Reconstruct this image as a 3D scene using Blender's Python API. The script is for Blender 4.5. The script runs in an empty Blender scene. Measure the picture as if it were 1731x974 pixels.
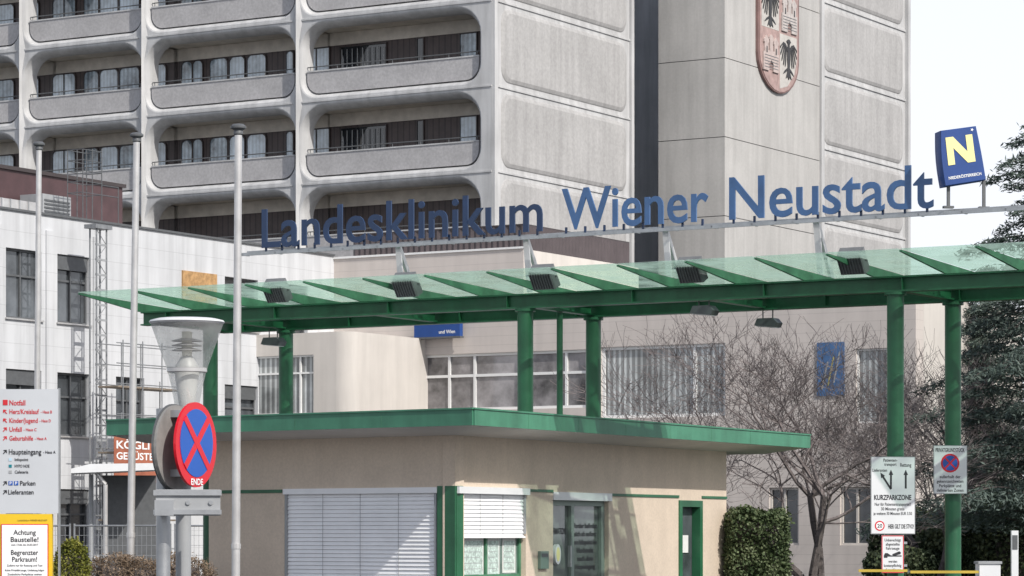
import bpy, math, random
import numpy as np
from mathutils import Vector
random.seed(7); rng=np.random.default_rng(7)
F=5000.0; HZ=900.0; CX=865.5; CZ=1.6
scene=bpy.context.scene
COL=scene.collection
# ------------------------------------------------------------ materials
MATS={}
def mat(name,col,rough=.6,metal=0.0,var=.12,scale=2.0,bump=0.0,bscale=15,streak=0.0,spec=.5,grain=0.0,gscale=9,stripe=None,joints=None):
    if name in MATS: return MATS[name]
    m=bpy.data.materials.new(name); m.use_nodes=True; nt=m.node_tree; N=nt.nodes; L=nt.links
    bs=N['Principled BSDF']; bs.inputs['Roughness'].default_value=rough; bs.inputs['Metallic'].default_value=metal
    bs.inputs['Specular IOR Level'].default_value=spec
    geo=N.new('ShaderNodeNewGeometry')
    rgb=N.new('ShaderNodeRGB'); rgb.outputs[0].default_value=(*col,1); cur=rgb.outputs[0]
    def mul(cur,fac_socket):
        v=N.new('ShaderNodeVectorMath'); v.operation='SCALE'; L.new(cur,v.inputs[0]); L.new(fac_socket,v.inputs['Scale']); return v.outputs[0]
    def noise(sc,detail=5,vec=None,rough_=.6):
        n=N.new('ShaderNodeTexNoise'); n.inputs['Scale'].default_value=sc; n.inputs['Detail'].default_value=detail; n.inputs['Roughness'].default_value=rough_
        L.new(vec if vec else geo.outputs['Position'],n.inputs['Vector']); return n.outputs['Fac']
    def rng_(s,a,b,lo=.3,hi=.7):
        r=N.new('ShaderNodeMapRange'); r.inputs[1].default_value=lo; r.inputs[2].default_value=hi; r.inputs[3].default_value=a; r.inputs[4].default_value=b; L.new(s,r.inputs[0]); return r.outputs[0]
    if var: cur=mul(cur,rng_(noise(scale),1-var,1+var))
    if grain: cur=mul(cur,rng_(noise(gscale,2),1-grain,1+grain,.35,.65))
    if streak:
        mp=N.new('ShaderNodeMapping'); mp.inputs['Scale'].default_value=(1.6,1.6,.12); L.new(geo.outputs['Position'],mp.inputs['Vector'])
        cur=mul(cur,rng_(noise(1.6,6,mp.outputs[0]),1-streak,1+streak*.3,.35,.6))
    def stripes(cur,d,per,wid,dark):
        dt=N.new('ShaderNodeVectorMath'); dt.operation='DOT_PRODUCT'; L.new(geo.outputs['Position'],dt.inputs[0]); dt.inputs[1].default_value=(d[0]/per,d[1]/per,d[2]/per)
        fr=N.new('ShaderNodeMath'); fr.operation='FRACT'; L.new(dt.outputs['Value'],fr.inputs[0])
        c=N.new('ShaderNodeMath'); c.operation='LESS_THAN'; L.new(fr.outputs[0],c.inputs[0]); c.inputs[1].default_value=wid
        r=N.new('ShaderNodeMapRange'); L.new(c.outputs[0],r.inputs[0]); r.inputs[3].default_value=1; r.inputs[4].default_value=dark
        return mul(cur,r.outputs[0])
    if stripe: cur=stripes(cur,*stripe)
    if joints: cur=stripes(cur,*joints)
    L.new(cur,bs.inputs['Base Color'])
    if bump:
        b=N.new('ShaderNodeBump'); b.inputs['Strength'].default_value=bump; b.inputs['Distance'].default_value=.05
        L.new(noise(bscale,4),b.inputs['Height']); L.new(b.outputs[0],bs.inputs['Normal'])
    MATS[name]=m; return m
def glassmat(name,col,transp,diff=.1,rough=.03,refl=None):
    m=bpy.data.materials.new(name); m.use_nodes=True; nt=m.node_tree; N=nt.nodes; L=nt.links
    N.remove(N['Principled BSDF']); out=N['Material Output']
    t=N.new('ShaderNodeBsdfTransparent'); t.inputs[0].default_value=(*transp,1)
    g=N.new('ShaderNodeBsdfGlossy'); g.inputs['Roughness'].default_value=rough
    d=N.new('ShaderNodeBsdfDiffuse'); d.inputs[0].default_value=(*col,1)
    tl=N.new('ShaderNodeBsdfTranslucent'); tl.inputs[0].default_value=(*col,1)
    md=N.new('ShaderNodeMixShader'); md.inputs[0].default_value=.65; L.new(d.outputs[0],md.inputs[1]); L.new(tl.outputs[0],md.inputs[2])
    m1=N.new('ShaderNodeMixShader'); L.new(t.outputs[0],m1.inputs[1]); L.new(md.outputs[0],m1.inputs[2])
    ns=N.new('ShaderNodeTexNoise'); ns.inputs['Scale'].default_value=2.5; ns.inputs['Detail'].default_value=5
    geo=N.new('ShaderNodeNewGeometry'); L.new(geo.outputs['Position'],ns.inputs['Vector'])
    mr=N.new('ShaderNodeMapRange'); mr.inputs[1].default_value=.3; mr.inputs[2].default_value=.7; mr.inputs[3].default_value=diff*.4; mr.inputs[4].default_value=min(1,diff*1.6)
    L.new(ns.outputs['Fac'],mr.inputs[0]); L.new(mr.outputs[0],m1.inputs[0])
    m2=N.new('ShaderNodeMixShader'); L.new(m1.outputs[0],m2.inputs[1]); L.new(g.outputs[0],m2.inputs[2])
    if refl is None:
        fr=N.new('ShaderNodeFresnel'); fr.inputs[0].default_value=1.5; L.new(fr.outputs[0],m2.inputs[0])
    else: m2.inputs[0].default_value=refl
    L.new(m2.outputs[0],out.inputs['Surface']); return m
def leafmat(name,c1,c2,c3,sc=1.5):
    m=bpy.data.materials.new(name); m.use_nodes=True; nt=m.node_tree; N=nt.nodes; L=nt.links
    bs=N['Principled BSDF']; bs.inputs['Roughness'].default_value=.6; bs.inputs['Specular IOR Level'].default_value=.25
    geo=N.new('ShaderNodeNewGeometry'); n=N.new('ShaderNodeTexNoise'); n.inputs['Scale'].default_value=sc; n.inputs['Detail'].default_value=6; L.new(geo.outputs['Position'],n.inputs['Vector'])
    ad=N.new('ShaderNodeMath'); ad.operation='MULTIPLY_ADD'; L.new(geo.outputs['Random Per Island'],ad.inputs[0]); ad.inputs[1].default_value=.3; 
    L.new(n.outputs['Fac'],ad.inputs[2])
    r=N.new('ShaderNodeValToRGB'); r.color_ramp.elements[0].position=.45; r.color_ramp.elements[0].color=(*c1,1); r.color_ramp.elements[1].position=.85; r.color_ramp.elements[1].color=(*c3,1)
    e=r.color_ramp.elements.new(.65); e.color=(*c2,1)
    L.new(ad.outputs[0],r.inputs[0]); L.new(r.outputs[0],bs.inputs['Base Color']); return m

A1=Vector((.859,-.511)).normalized()   # along the frontal facades
A2=Vector((.511,.859)).normalized()    # along the side facades
M_conc=mat('concrete_light',(.49,.49,.49),.85,streak=.17,var=.10,scale=.6,bump=.15)
M_conc2=mat('concrete_smooth',(.43,.42,.405),.85,streak=.10,var=.08,scale=.35,bump=.1,grain=.03)
M_agg=mat('exposed_aggregate',(.39,.383,.378),.95,grain=.07,gscale=7,var=.08,scale=.5,streak=.12,bump=.1,bscale=12)
M_agg2=mat('parapet_aggregate',(.41,.40,.40),.95,grain=.09,gscale=9,var=.1,scale=.8,bump=.1,bscale=14)
M_soffit=mat('soffit_cream',(.60,.56,.50),.9,var=.15)
M_brown=mat('brown_cladding',(.066,.048,.047),.5,stripe=((A1.x,A1.y,0),.3,.2,.5),var=.2)
M_brownframe=mat('brown_frame',(.045,.034,.033),.4)
M_maroon=mat('maroon_metal',(.075,.04,.042),.5,var=.2)
M_curtain=mat('curtained_glass',(.58,.67,.75),.06,var=.4,scale=1.1,spec=.8,stripe=((A1.x,A1.y,0),.19,.4,.85))
M_curtain2=mat('half_curtained_glass',(.30,.37,.43),.06,var=.8,scale=1.4,spec=.9,stripe=((A1.x,A1.y,0),.23,.5,.7))
M_darkglass=mat('dark_glass',(.02,.024,.03),.04,var=.3,spec=.9)
M_midglass=mat('mid_glass',(.09,.10,.11),.04,var=.6,scale=.9,spec=.9)
M_white=mat('white_render',(.56,.57,.585),.8,var=.06,scale=.6,streak=.14,joints=((0,0,1),.55,.03,.8))
M_beige=mat('pink_beige_siding',(.56,.51,.475),.8,var=.06,scale=.5,joints=((0,0,1),.3,.06,.85),streak=.06)
M_beige2=mat('beige_render',(.57,.535,.495),.8,var=.06,scale=.6,streak=.08)
M_whiteframe=mat('white_frame',(.75,.75,.74),.4,var=.04)
M_plaster=mat('booth_plaster',(.61,.51,.41),.9,var=.06,scale=1.6,grain=.05,gscale=22,bump=.1,bscale=40,streak=.045)
M_green=mat('green_paint',(.022,.125,.058),.42,var=.22,scale=1.5,streak=.16,bump=.08)
M_greenl=mat('green_fascia',(.06,.22,.135),.5,var=.2,scale=1.2,streak=.16)
M_greend=mat('green_weathered',(.07,.21,.12),.5,var=.3,scale=3)
M_soffw=mat('soffit_white',(.80,.78,.75),.8,var=.06,scale=1)
M_blind=mat('blind_white',(.85,.85,.86),.45,var=.04,scale=3)
M_steel=mat('galvanised_steel',(.42,.43,.44),.42,metal=.75,var=.15,scale=6)
M_steeld=mat('dull_scaffold_tube',(.24,.25,.26),.55,metal=.3,var=.2,scale=6)
M_alu=mat('pole_aluminium',(.55,.54,.53),.35,metal=.5,var=.14,scale=3)
M_grey=mat('grey_paint',(.32,.33,.34),.5,var=.1,scale=4)
M_dgrey=mat('dark_grey_paint',(.10,.105,.11),.5,var=.15,scale=8)
M_dgrey2=mat('sign_back_grey',(.24,.235,.225),.55,var=.2,scale=8)
M_blue=mat('letter_blue_dark',(.014,.036,.095),.35,var=.15,scale=2)
M_blue_sheen=mat('letter_blue_sky_sheen',(.05,.12,.27),.3,var=.2,scale=2)  # same letter blue, lightened: sky reflection painted into the base colour
M_signblue=mat('sign_blue',(.008,.09,.42),.35,var=.05)
M_nblue=mat('emblem_blue',(.008,.05,.22),.5,var=.1,scale=2)
M_red=mat('sign_red',(.62,.008,.02),.35,var=.05)
M_textred=mat('text_red',(.55,.02,.03),.5,var=0)
M_textdark=mat('text_dark',(.02,.02,.025),.5,var=0)
M_textwhite=mat('text_white',(.85,.85,.85),.5,var=0)
M_signwhite=mat('sign_white',(.70,.71,.72),.4,var=.05,scale=2)
M_yellow=mat('sign_yellow',(.75,.50,.02),.45,var=.05)
M_nyellow=mat('emblem_yellow',(.85,.78,.35),.45,var=.05)
M_paper=mat('paper',(.7,.7,.68),.7,var=.06,scale=12)
M_orange=mat('banner_orange',(.36,.12,.07),.6,var=.25)
M_wood=mat('wood_panel',(.42,.25,.11),.8,var=.35,scale=6)
M_bark=mat('bark',(.10,.085,.08),.9,var=.3,scale=6,bump=.5)
M_twig=mat('twigs',(.165,.14,.135),.9,var=.3,scale=3)
M_asph=mat('asphalt',(.05,.05,.052),.9,var=.2,scale=1.5,grain=.15,gscale=40)
M_crestred=mat('crest_terracotta',(.37,.26,.24),.7,var=.25,scale=3)
M_crestblk=mat('crest_black',(.04,.04,.042),.6,var=.2)
M_cglass=glassmat('canopy_glass',(.72,.85,.78),(.80,.92,.85),.31,refl=.05)
M_lglass=glassmat('lamp_glass',(.92,.92,.90),(.93,.94,.94),.34,refl=.10)

# ------------------------------------------------------------ helpers
class Fr:
    def __init__(s,O,a):
        s.O=Vector(O); s.a=Vector(a).normalized(); s.b=Vector((s.a.y,-s.a.x))
    def P(s,a,z,b=0): 
        return (s.O.x+s.a.x*a+s.b.x*b, s.O.y+s.a.y*a+s.b.y*b, z)
    def au(s,u,b=0):
        k=(u-CX)/F; ox=s.O.x+s.b.x*b; oy=s.O.y+s.b.y*b
        return (k*oy-ox)/(s.a.x-k*s.a.y)
    def zv(s,v,a=0,b=0):
        return CZ+(HZ-v)*s.P(a,0,b)[1]/F
def at(u,v,Y): return ((u-CX)/F*Y, Y, CZ+(HZ-v)/F*Y)
ROOT={}
def thing(name,label,cat,loc=(0,0,0),group=None,kind=None):
    o=bpy.data.objects.new(name,None); o.empty_display_size=.2; o.location=loc; COL.objects.link(o)
    o['label']=label; o['category']=cat
    if group: o['group']=group
    if kind: o['kind']=kind
    ROOT[o.name]=Vector(loc); return o
CAP=[None]
def tmesh(s,bold=0.0,ext=0.0,res=3):
    cu=bpy.data.curves.new('t','FONT'); cu.body=s; cu.size=1; cu.offset=bold; cu.resolution_u=res; cu.extrude=ext
    ob=bpy.data.objects.new('t',cu); COL.objects.link(ob)
    dg=bpy.context.evaluated_depsgraph_get(); dg.update()
    me=bpy.data.meshes.new_from_object(ob.evaluated_get(dg))
    vs=[tuple(v.co) for v in me.vertices]; fs=[tuple(p.vertices) for p in me.polygons]
    bpy.data.objects.remove(ob); bpy.data.curves.remove(cu); bpy.data.meshes.remove(me)
    return vs,fs
def fill2d(outer,holes):
    cu=bpy.data.curves.new('f','CURVE'); cu.dimensions='2D'; cu.fill_mode='BOTH'
    for k,lp in enumerate([outer]+holes):
        sp=cu.splines.new('POLY'); sp.points.add(len(lp)-1); sp.use_cyclic_u=True
        for i,p in enumerate(lp): sp.points[i].co=(p[0],p[1],0,1)
    ob=bpy.data.objects.new('f',cu); COL.objects.link(ob)
    dg=bpy.context.evaluated_depsgraph_get(); dg.update()
    me=bpy.data.meshes.new_from_object(ob.evaluated_get(dg))
    vs=[tuple(v.co) for v in me.vertices]; fs=[tuple(p.vertices) for p in me.polygons]
    bpy.data.objects.remove(ob); bpy.data.curves.remove(cu); bpy.data.meshes.remove(me)
    return vs,fs
def rrect(a0,a1,z0,z1,rb,rt=None,n=6):
    if rt is None: rt=rb
    pts=[]
    for cx,cz,r,st in ((a1-rb,z0+rb,rb,-90),(a1-rt,z1-rt,rt,0),(a0+rt,z1-rt,rt,90),(a0+rb,z0+rb,rb,180)):
        for i in range(n+1):
            t=math.radians(st+90*i/n); pts.append((cx+r*math.cos(t),cz+r*math.sin(t)))
    return pts
def rect(a0,a1,z0,z1): return [(a0,z0),(a1,z0),(a1,z1),(a0,z1)]
class MB:
    def __init__(s): s.v=[];s.f=[];s.m=[];s.mats=[]
    def mi(s,m):
        if m not in s.mats: s.mats.append(m)
        return s.mats.index(m)
    def add(s,vs,fs,m):
        o=len(s.v); k=s.mi(m); s.v+=[tuple(x) for x in vs]
        for f in fs: s.f.append(tuple(i+o for i in f)); s.m.append(k)
        return s
    def box(s,fr,a0,a1,b0,b1,z0,z1,m):
        vs=[fr.P(a,z,b) for z in (z0,z1) for b in (b0,b1) for a in (a0,a1)]
        return s.add(vs,[(0,2,3,1),(4,5,7,6),(0,1,5,4),(2,6,7,3),(0,4,6,2),(1,3,7,5)],m)
    def prism(s,fr,pts,b0,b1,m):
        n=len(pts); vs=[fr.P(p[0],p[1],b0) for p in pts]+[fr.P(p[0],p[1],b1) for p in pts]
        fs=[tuple(range(n-1,-1,-1)),tuple(range(n,2*n))]+[(i,(i+1)%n,n+(i+1)%n,n+i) for i in range(n)]
        return s.add(vs,fs,m)
    def loft(s,fr,rings,m,cap=False):
        n=len(rings[0][0]); vs=[]
        for pts,b in rings: vs+=[fr.P(p[0],p[1],b) for p in pts]
        fs=[]
        for r in range(len(rings)-1):
            for i in range(n): fs.append((r*n+i,r*n+(i+1)%n,(r+1)*n+(i+1)%n,(r+1)*n+i))
        if cap: fs.append(tuple(range((len(rings)-1)*n,len(rings)*n)))
        return s.add(vs,fs,m)
    def plate(s,fr,outer,holes,b0,b1,m):
        vs,fs=fill2d(outer,holes)
        s.add([fr.P(x,y,b1) for x,y,z in vs],fs,m); s.add([fr.P(x,y,b0) for x,y,z in vs],fs,m)
        for lp in [outer]+holes: s.loft(fr,[(lp,b0),(lp,b1)],m)
        return s
    def cyl(s,p0,p1,r0,r1,m,n=12,caps=True):
        p0=Vector(p0);p1=Vector(p1); d=(p1-p0); 
        if d.length<1e-6: return s
        d.normalize(); x=d.orthogonal().normalized(); y=d.cross(x); vs=[]
        for p,r in ((p0,r0),(p1,r1)):
            for i in range(n):
                t=2*math.pi*i/n; vs.append(tuple(p+x*(r*math.cos(t))+y*(r*math.sin(t))))
        fs=[(i,(i+1)%n,n+(i+1)%n,n+i) for i in range(n)]
        if caps: fs+=[tuple(range(n-1,-1,-1)),tuple(range(n,2*n))]
        return s.add(vs,fs,m)
    def lathe(s,c,prof,m,n=24):
        vs=[]
        for r,z in prof:
            for i in range(n):
                t=2*math.pi*i/n; vs.append((c[0]+r*math.cos(t),c[1]+r*math.sin(t),z))
        fs=[]
        for k in range(len(prof)-1):
            for i in range(n): fs.append((k*n+i,k*n+(i+1)%n,(k+1)*n+(i+1)%n,(k+1)*n+i))
        return s.add(vs,fs,m)
    def text(s,fr,t,a0,z,b,h,m,width=None,bold=0.012,ext=0.0,align='l',res=3,mirror=False):
        if CAP[0] is None: CAP[0]=max(v[1] for v in tmesh('H')[0])
        vs,fs=tmesh(t,bold,0,res) if ext==0 else tmesh(t,bold,ext/(h/CAP[0])/2,res)
        k=h/CAP[0]; xs=[v[0] for v in vs]; x0=min(xs); w=(max(xs)-x0)*k
        kx=k*(width/w) if width else k
        w=width if width else w
        if align=='c': a0=a0-w/2
        return s.add([fr.P(a0+(v[0]-x0)*kx, z+v[1]*k, b+v[2]*k) for v in vs],fs,m)
    def obj(s,name,parent=None,label=None,smooth=False,loc=None,**kw):
        me=bpy.data.meshes.new(name)
        o=bpy.data.objects.new(name,me); COL.objects.link(o)
        if parent is not None:
            r=ROOT[parent.name]; o.parent=parent
        else:
            r=Vector(loc) if loc else Vector((0,0,0)); o.location=r
        ROOT[o.name]=r
        me.from_pydata([(v[0]-r.x,v[1]-r.y,v[2]-r.z) for v in s.v],[],s.f)
        for m in s.mats: me.materials.append(m)
        me.polygons.foreach_set('material_index',s.m)
        if smooth:
            me.polygons.foreach_set('use_smooth',[True]*len(me.polygons))
            try: me.set_sharp_from_angle(angle=math.radians(40))
            except Exception: pass
        me.update()
        if label: o['label']=label
        for k,v in kw.items(): o[k]=v
        return o
def window(parent,fr,a0,a1,z0,z1,b,cols=1,transom=None,fm=None,gm=None,fw=.07,name='window',splits=None):
    fm=fm or M_whiteframe; gm=gm or M_midglass
    w=MB().box(fr,a0+.01,a1-.01,b-.03,b,z0+.01,z1-.01,gm).obj(name,parent)
    f=MB(); f.plate(fr,rect(a0,a1,z0,z1),[rect(a0+fw,a1-fw,z0+fw,z1-fw)],b+.003,b+.07,fm)
    sp=splits if splits else [a0+(a1-a0)*i/cols for i in range(1,cols)]
    for x in sp: f.box(fr,x-fw/2,x+fw/2,b+.005,b+.065,z0+fw,z1-fw,fm)
    if transom: f.box(fr,a0+fw,a1-fw,b+.007,b+.06,transom-fw/2,transom+fw/2,fm)
    f.obj('frame',w); return w
def leafcloud(pts,size,aspect,m,name,parent,jit=.5,dirs=None,**kw):
    n=len(pts); d=rng.normal(size=(n,3)) if dirs is None else dirs+rng.normal(size=(n,3))*jit
    d/=np.linalg.norm(d,axis=1)[:,None]; e=np.cross(d,rng.normal(size=(n,3))); e/=np.linalg.norm(e,axis=1)[:,None]
    L=(size*(.6+.8*rng.random(n)))[:,None]; W=L*aspect
    V=np.stack([pts-d*L,pts+e*W,pts+d*L,pts-e*W],1).reshape(-1,3)
    r=ROOT[parent.name]; V=V-np.array(r)
    me=bpy.data.meshes.new(name); me.vertices.add(4*n); me.vertices.foreach_set('co',V.ravel().astype(np.float32))
    me.loops.add(4*n); me.loops.foreach_set('vertex_index',np.arange(4*n,dtype=np.int32)); me.polygons.add(n)
    me.polygons.foreach_set('loop_start',np.arange(0,4*n,4,dtype=np.int32))
    me.materials.append(m); me.update(calc_edges=True); me.validate()
    o=bpy.data.objects.new(name,me); COL.objects.link(o); o.parent=parent; ROOT[o.name]=r
    return o
W0=Fr((0,0),(1,0))

# ------------------------------------------------------------ setting
g=MB().add([(-400,-60,0),(400,-60,0),(400,900,0),(-400,900,0)],[(0,1,2,3)],M_asph).obj('ground'); g['kind']='structure'
M_grass=mat('grass',(.05,.075,.025),.95,var=.4,scale=3,grain=.3,gscale=20)
MB().add([(4,60,.004),(60,58,.004),(60,89,.004),(16,89,.004)],[(0,1,2,3)],M_grass).obj('lawn')['kind']='structure'
M_pave=mat('paving',(.30,.29,.27),.9,var=.15,scale=3)
MB().box(W0,-14,14,40,60,0,.12,M_pave).obj('pavement')['kind']='structure'

# ------------------------------------------------------------ TOWER
LF=Fr((-.817,122),A1); RF=Fr((-.817,122),A2)
tower=thing('hospital_tower','tall grey concrete hospital tower with rounded balcony openings','hospital',(-.8,122,0))
H=3.53; ZB=[16.85+H*k for k in range(-1,4)]
AMIN=LF.au(-330)
bays=[(LF.au(513),LF.au(806)),(LF.au(250),LF.au(494)),(LF.au(44),LF.au(235)),(LF.au(-140),LF.au(28)),(LF.au(-310),LF.au(-155))]
ZTOP=35.5
fm=MB(); holes=[]
for zb in ZB:
    for a0,a1 in bays: holes.append((a0,a1,zb,zb+2.85))
E=.22
vs,fs=fill2d(rect(AMIN,0,12.6,ZTOP),[rrect(a0-E,a1+E,z0-E,z1+E,.85,1.2,7) for a0,a1,z0,z1 in holes])
fm.add([LF.P(x,y,0) for x,y,z in vs],fs,M_conc)
for a0,a1,z0,z1 in holes:
    R=lambda e,rb,rt: rrect(a0-e,a1+e,z0-e,z1+e,rb,rt,7)
    fm.loft(LF,[(R(E,.85,1.2),0),(R(E-.05,.82,1.15),-.02),(R(.1,.72,1.05),-.14),(R(.0,.65,1.0),-.34),(R(.0,.65,1.0),-.75)],M_conc)
    fm.loft(LF,[(R(.0,.65,1.0),-.75),(rrect(a0-.5,a1+.5,z0-.3,z1+.3,.6,.85,7),-.76)],M_conc)
# piers: thin outer rib that spreads into a diamond where it meets each floor beam
for i in range(len(bays)):
    a0,a1=bays[i]
    an=bays[i+1][1] if i+1<len(bays) else AMIN
    c=(a0+an)/2
    left=[];right=[]
    zz=12.7
    for zb in ZB:
        zj=zb-.34
        for dz,wd in ((-.9,.07),(-.35,.17),(0,.26),(.35,.17),(.9,.07)):
            z=zj+dz
            if z>zz and z<ZTOP: left.append((c-wd,z)); right.append((c+wd,z)); zz=z
    left=[(c-.07,12.65)]+left+[(c-.07,ZTOP-.01)]; right=[(c+.07,12.65)]+right+[(c+.07,ZTOP-.01)]
    n=len(left)
    vs=[LF.P(p[0],p[1],.002) for p in left]+[LF.P(c,p[1],.15) for p in left]+[LF.P(p[0],p[1],.002) for p in right]
    fs=[]
    for j in range(n-1): fs+= [(j,n+j,n+j+1,j+1),(n+j,2*n+j,2*n+j+1,n+j+1)]
    fm.add(vs,fs,M_conc)
for zb in ZB:
    fm.prism(LF,[(AMIN,zb-.38),(-.02,zb-.38),(-.02,zb-.31),(AMIN,zb-.31)],-.01,.04,M_conc)
fm.obj('facade_frame',tower,smooth=True)
MB().box(LF,AMIN,-.5,-11.9,-2.6,0,ZTOP-.2,M_conc2).box(LF,AMIN,-.3,-2.6,-.05,0,12.55,M_conc).obj('tower_core',tower)
# windows per bay: (left, right, type) type 1 curtained, 2 barred door, 3 half curtained, 0 dark
wins={0:[(514,557,1),(576,655,2),(706,716,0),(779,806,1)],1:[(249,281,1),(308,326,3),(327,343,1),(356,385,3),(389,414,1),(419,450,1),(485,496,1)],2:[(44,66,1),(90,128,1),(143,167,3),(170,200,1),(203,236,1)],3:[(-110,-75,1),(-60,-30,1),(-8,24,1)],4:[(-300,-260,1),(-220,-180,1)]}
rw_=random.Random(3)
for ri,zb in enumerate(ZB):
    for bi,(a0,a1) in enumerate(bays):
        lo=a0-.35; hi=a1+.35
        bal=MB().box(LF,lo,hi,-2.58,-.77,zb-.55,zb-.06,M_soffit).box(LF,lo,hi,-2.58,-2.4,zb-.06,zb+2.42,M_brown).box(LF,lo,hi,-2.58,-2.36,zb+2.422,zb+H-.56,M_soffit).obj('balcony',tower)
        z0=zb+.02; za=zb+.95
        pts=rrect(a0+.04,a1-.04,z0,za+.5,.62,.02,7); pts=[(p[0],min(p[1],za)) for p in pts]
        MB().prism(LF,pts,-.42,-.22,M_agg2).box(LF,a0+.03,a1-.03,-.45,-.19,za+.002,za+.06,M_conc).obj('parapet',bal)
        r=MB(); 
        r.cyl(LF.P(a0+.02,zb+1.18,-.3),LF.P(a1-.02,zb+1.18,-.3),.024,.024,M_dgrey,6)
        n=int((a1-a0)/1.3)
        for j in range(n+1):
            x=a0+.15+(a1-a0-.3)*j/n; r.cyl(LF.P(x,za+.05,-.3),LF.P(x,zb+1.18,-.3),.018,.018,M_dgrey,5)
        r.obj('railing',bal)
        if ri==0: continue
        for (u0,u1,k) in wins[bi]:
            x0,x1=LF.au(u0,-2.4),LF.au(u1,-2.4)
            if k!=2:
                gm=M_darkglass if k==0 else (M_curtain if (k==1 and rw_.random()<.8) else M_curtain2)
                rt=min(.22,(x1-x0)*.4) if bi else .03; zt=zb+2.36
                w=MB().prism(LF,rrect(x0,x1,zb+.3,zt,.02,rt,4),-2.39,-2.375,gm).obj('window',bal)
                f=MB().loft(LF,[(rrect(x0-.05,x1+.05,zb+.25,zt+.05,.03,rt+.02,4),-2.39),(rrect(x0-.05,x1+.05,zb+.25,zt+.05,.03,rt+.02,4),-2.33),(rrect(x0,x1,zb+.3,zt,.02,rt,4),-2.33),(rrect(x0,x1,zb+.3,zt,.02,rt,4),-2.374)],M_brownframe)
                if x1-x0>1.25: f.box(LF,(x0+x1)/2-.025,(x0+x1)/2+.025,-2.372,-2.34,zb+.3,zt,M_brownframe)
                f.obj('frame',w)
            else:
                w=window(bal,LF,x0,x1,zb+.02,zb+2.34,-2.38,1,None,M_brownframe,M_darkglass,.04)
                q=MB()
                for j in range(9): q.box(LF,x0+(x1-x0)*(j+.5)/9-.015,x0+(x1-x0)*(j+.5)/9+.015,-2.3,-2.28,zb+.1,zb+2.2,M_grey)
                q.obj('window_bars',w)
sw=MB().box(RF,.003,12.1,-.5,-.0,0,ZTOP,M_conc)
sw.box(RF,.01,.28,.001,.12,10,ZTOP,M_conc).box(RF,11.85,12.1,.001,.12,10,ZTOP,M_conc)
for zb in ZB+[ZB[0]-H]:
    sw.box(RF,.28,11.85,.001,.05,zb-.36,zb-.28,M_conc)
sw.obj('side_wall',tower)
def cushion(fr,a0,a1,z0,z1,parent,m=M_agg):
    q=MB(); q.loft(fr,[(rrect(a0,a1,z0,z1,.6,n=6),.0),(rrect(a0+.04,a1-.04,z0+.04,z1-.04,.57,n=6),.035),(rrect(a0+.2,a1-.2,z0+.18,z1-.18,.5,n=6),.09)],m,cap=True)
    return q.obj('wall_panel',parent)
for zb in [ZB[0]-H]+ZB:
    cushion(RF,.7,11.55,zb-.10,zb+H-.54,tower)
gs=MB().box(RF,12.1,15.3,-3.2,-1.6,0,ZTOP,M_darkglass).obj('stair_glazing',tower)
M_mull=mat('mullion_grey',(.13,.135,.14),.45,var=.1)
q=MB()
for j in range(5): q.box(RF,12.15+j*.68,12.22+j*.68,-1.6,-1.5,0,ZTOP,M_brownframe)
z=9; i=0
while z<ZTOP: q.box(RF,12.1,15.2,-1.6,-1.52,z,z+(.7 if i%3==0 else .12),M_mull); z+=1.18; i+=1
q.obj('glazing_frame',gs)
SL=Fr((9.55,132.8),A1); SR=Fr((9.55,132.8),A2)
sla=SL.au(1113)
q=MB().box(SR,.06,10.1,sla+.02,-.06,0,ZTOP,M_dgrey)
zs=[0,5.2,8.7,12.3,15.8,19.35,22.9,26.4,30,ZTOP]
for i in range(len(zs)-1):
    q.box(SR,.0,10.1,-.07,0,zs[i]+.035,zs[i+1],M_conc2)
    q.box(SL,sla,-.002,-.07,-.001,zs[i]+.035,zs[i+1],M_conc2)
q.obj('lift_shaft',tower)
q=MB().box(SR,10.13,21,-14,-.15,0,ZTOP,M_conc).box(SR,10.13,10.45,-.15,.1,9,ZTOP,M_conc).box(SR,20.7,21,-.15,.05,9,ZTOP,M_conc)
for zb in ZB+[ZB[0]-H]: q.box(SR,10.45,20.7,-.149,-.09,zb-.36,zb-.28,M_conc)
q.obj('side_wing',tower)
SR2=Fr(SR.P(0,0,-.15)[:2],A2)
for zb in [ZB[0]-H]+ZB: cushion(SR2,10.8,20.4,zb-.10,zb+H-.54,tower)
# crest
ca0,ca1=SR.au(1277),SR.au(1346); cm=(ca0+ca1)/2; hw=(ca1-ca0)/2
zc0=SR.zv(158,cm); zc1=SR.zv(-45,cm); zmid=SR.zv(55,cm)
crest=thing('coat_of_arms','painted relief shield with black eagles and red castles','coat of arms',SR.P(cm,zc0,.02))
sh=[]
for i in range(13):
    t=math.pi*i/12; sh.append((cm-hw*math.cos(t) , zc0+ (1.6)*(1-math.sin(t)**1.1)))
sh+= [(cm+hw,zc1),(cm-hw,zc1)]
def sc_(p,k,cx=cm,cz=(zc0+zc1)/2): return [((x-cx)*k[0]+cx,(z-cz)*k[1]+cz) for x,z in p]
MB().prism(SR,sh,.01,.14,mat('crest_border',(.20,.12,.11),.6,var=.2)).obj('shield_border',crest)
MB().prism(SR,sc_(sh,(.93,.978)),.12,.16,M_crestred).obj('shield_field',crest)
M_crestlt=mat('crest_light',(.48,.46,.43),.8,var=.15,scale=3)
MB().prism(SR,[(cm-hw*.86,zmid+.04),(cm-.05,zmid+.04),(cm-.05,zc1-.2),(cm-hw*.86,zc1-.2)],.158,.168,M_crestlt).obj('light_quarter',crest)
low=[(cm+.05,zmid-.04),(cm+.05,zc0+.22),(cm+hw*.40,zc0+.42),(cm+hw*.74,zc0+1.05),(cm+hw*.86,zc0+1.7),(cm+hw*.86,zmid-.04)]
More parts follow.
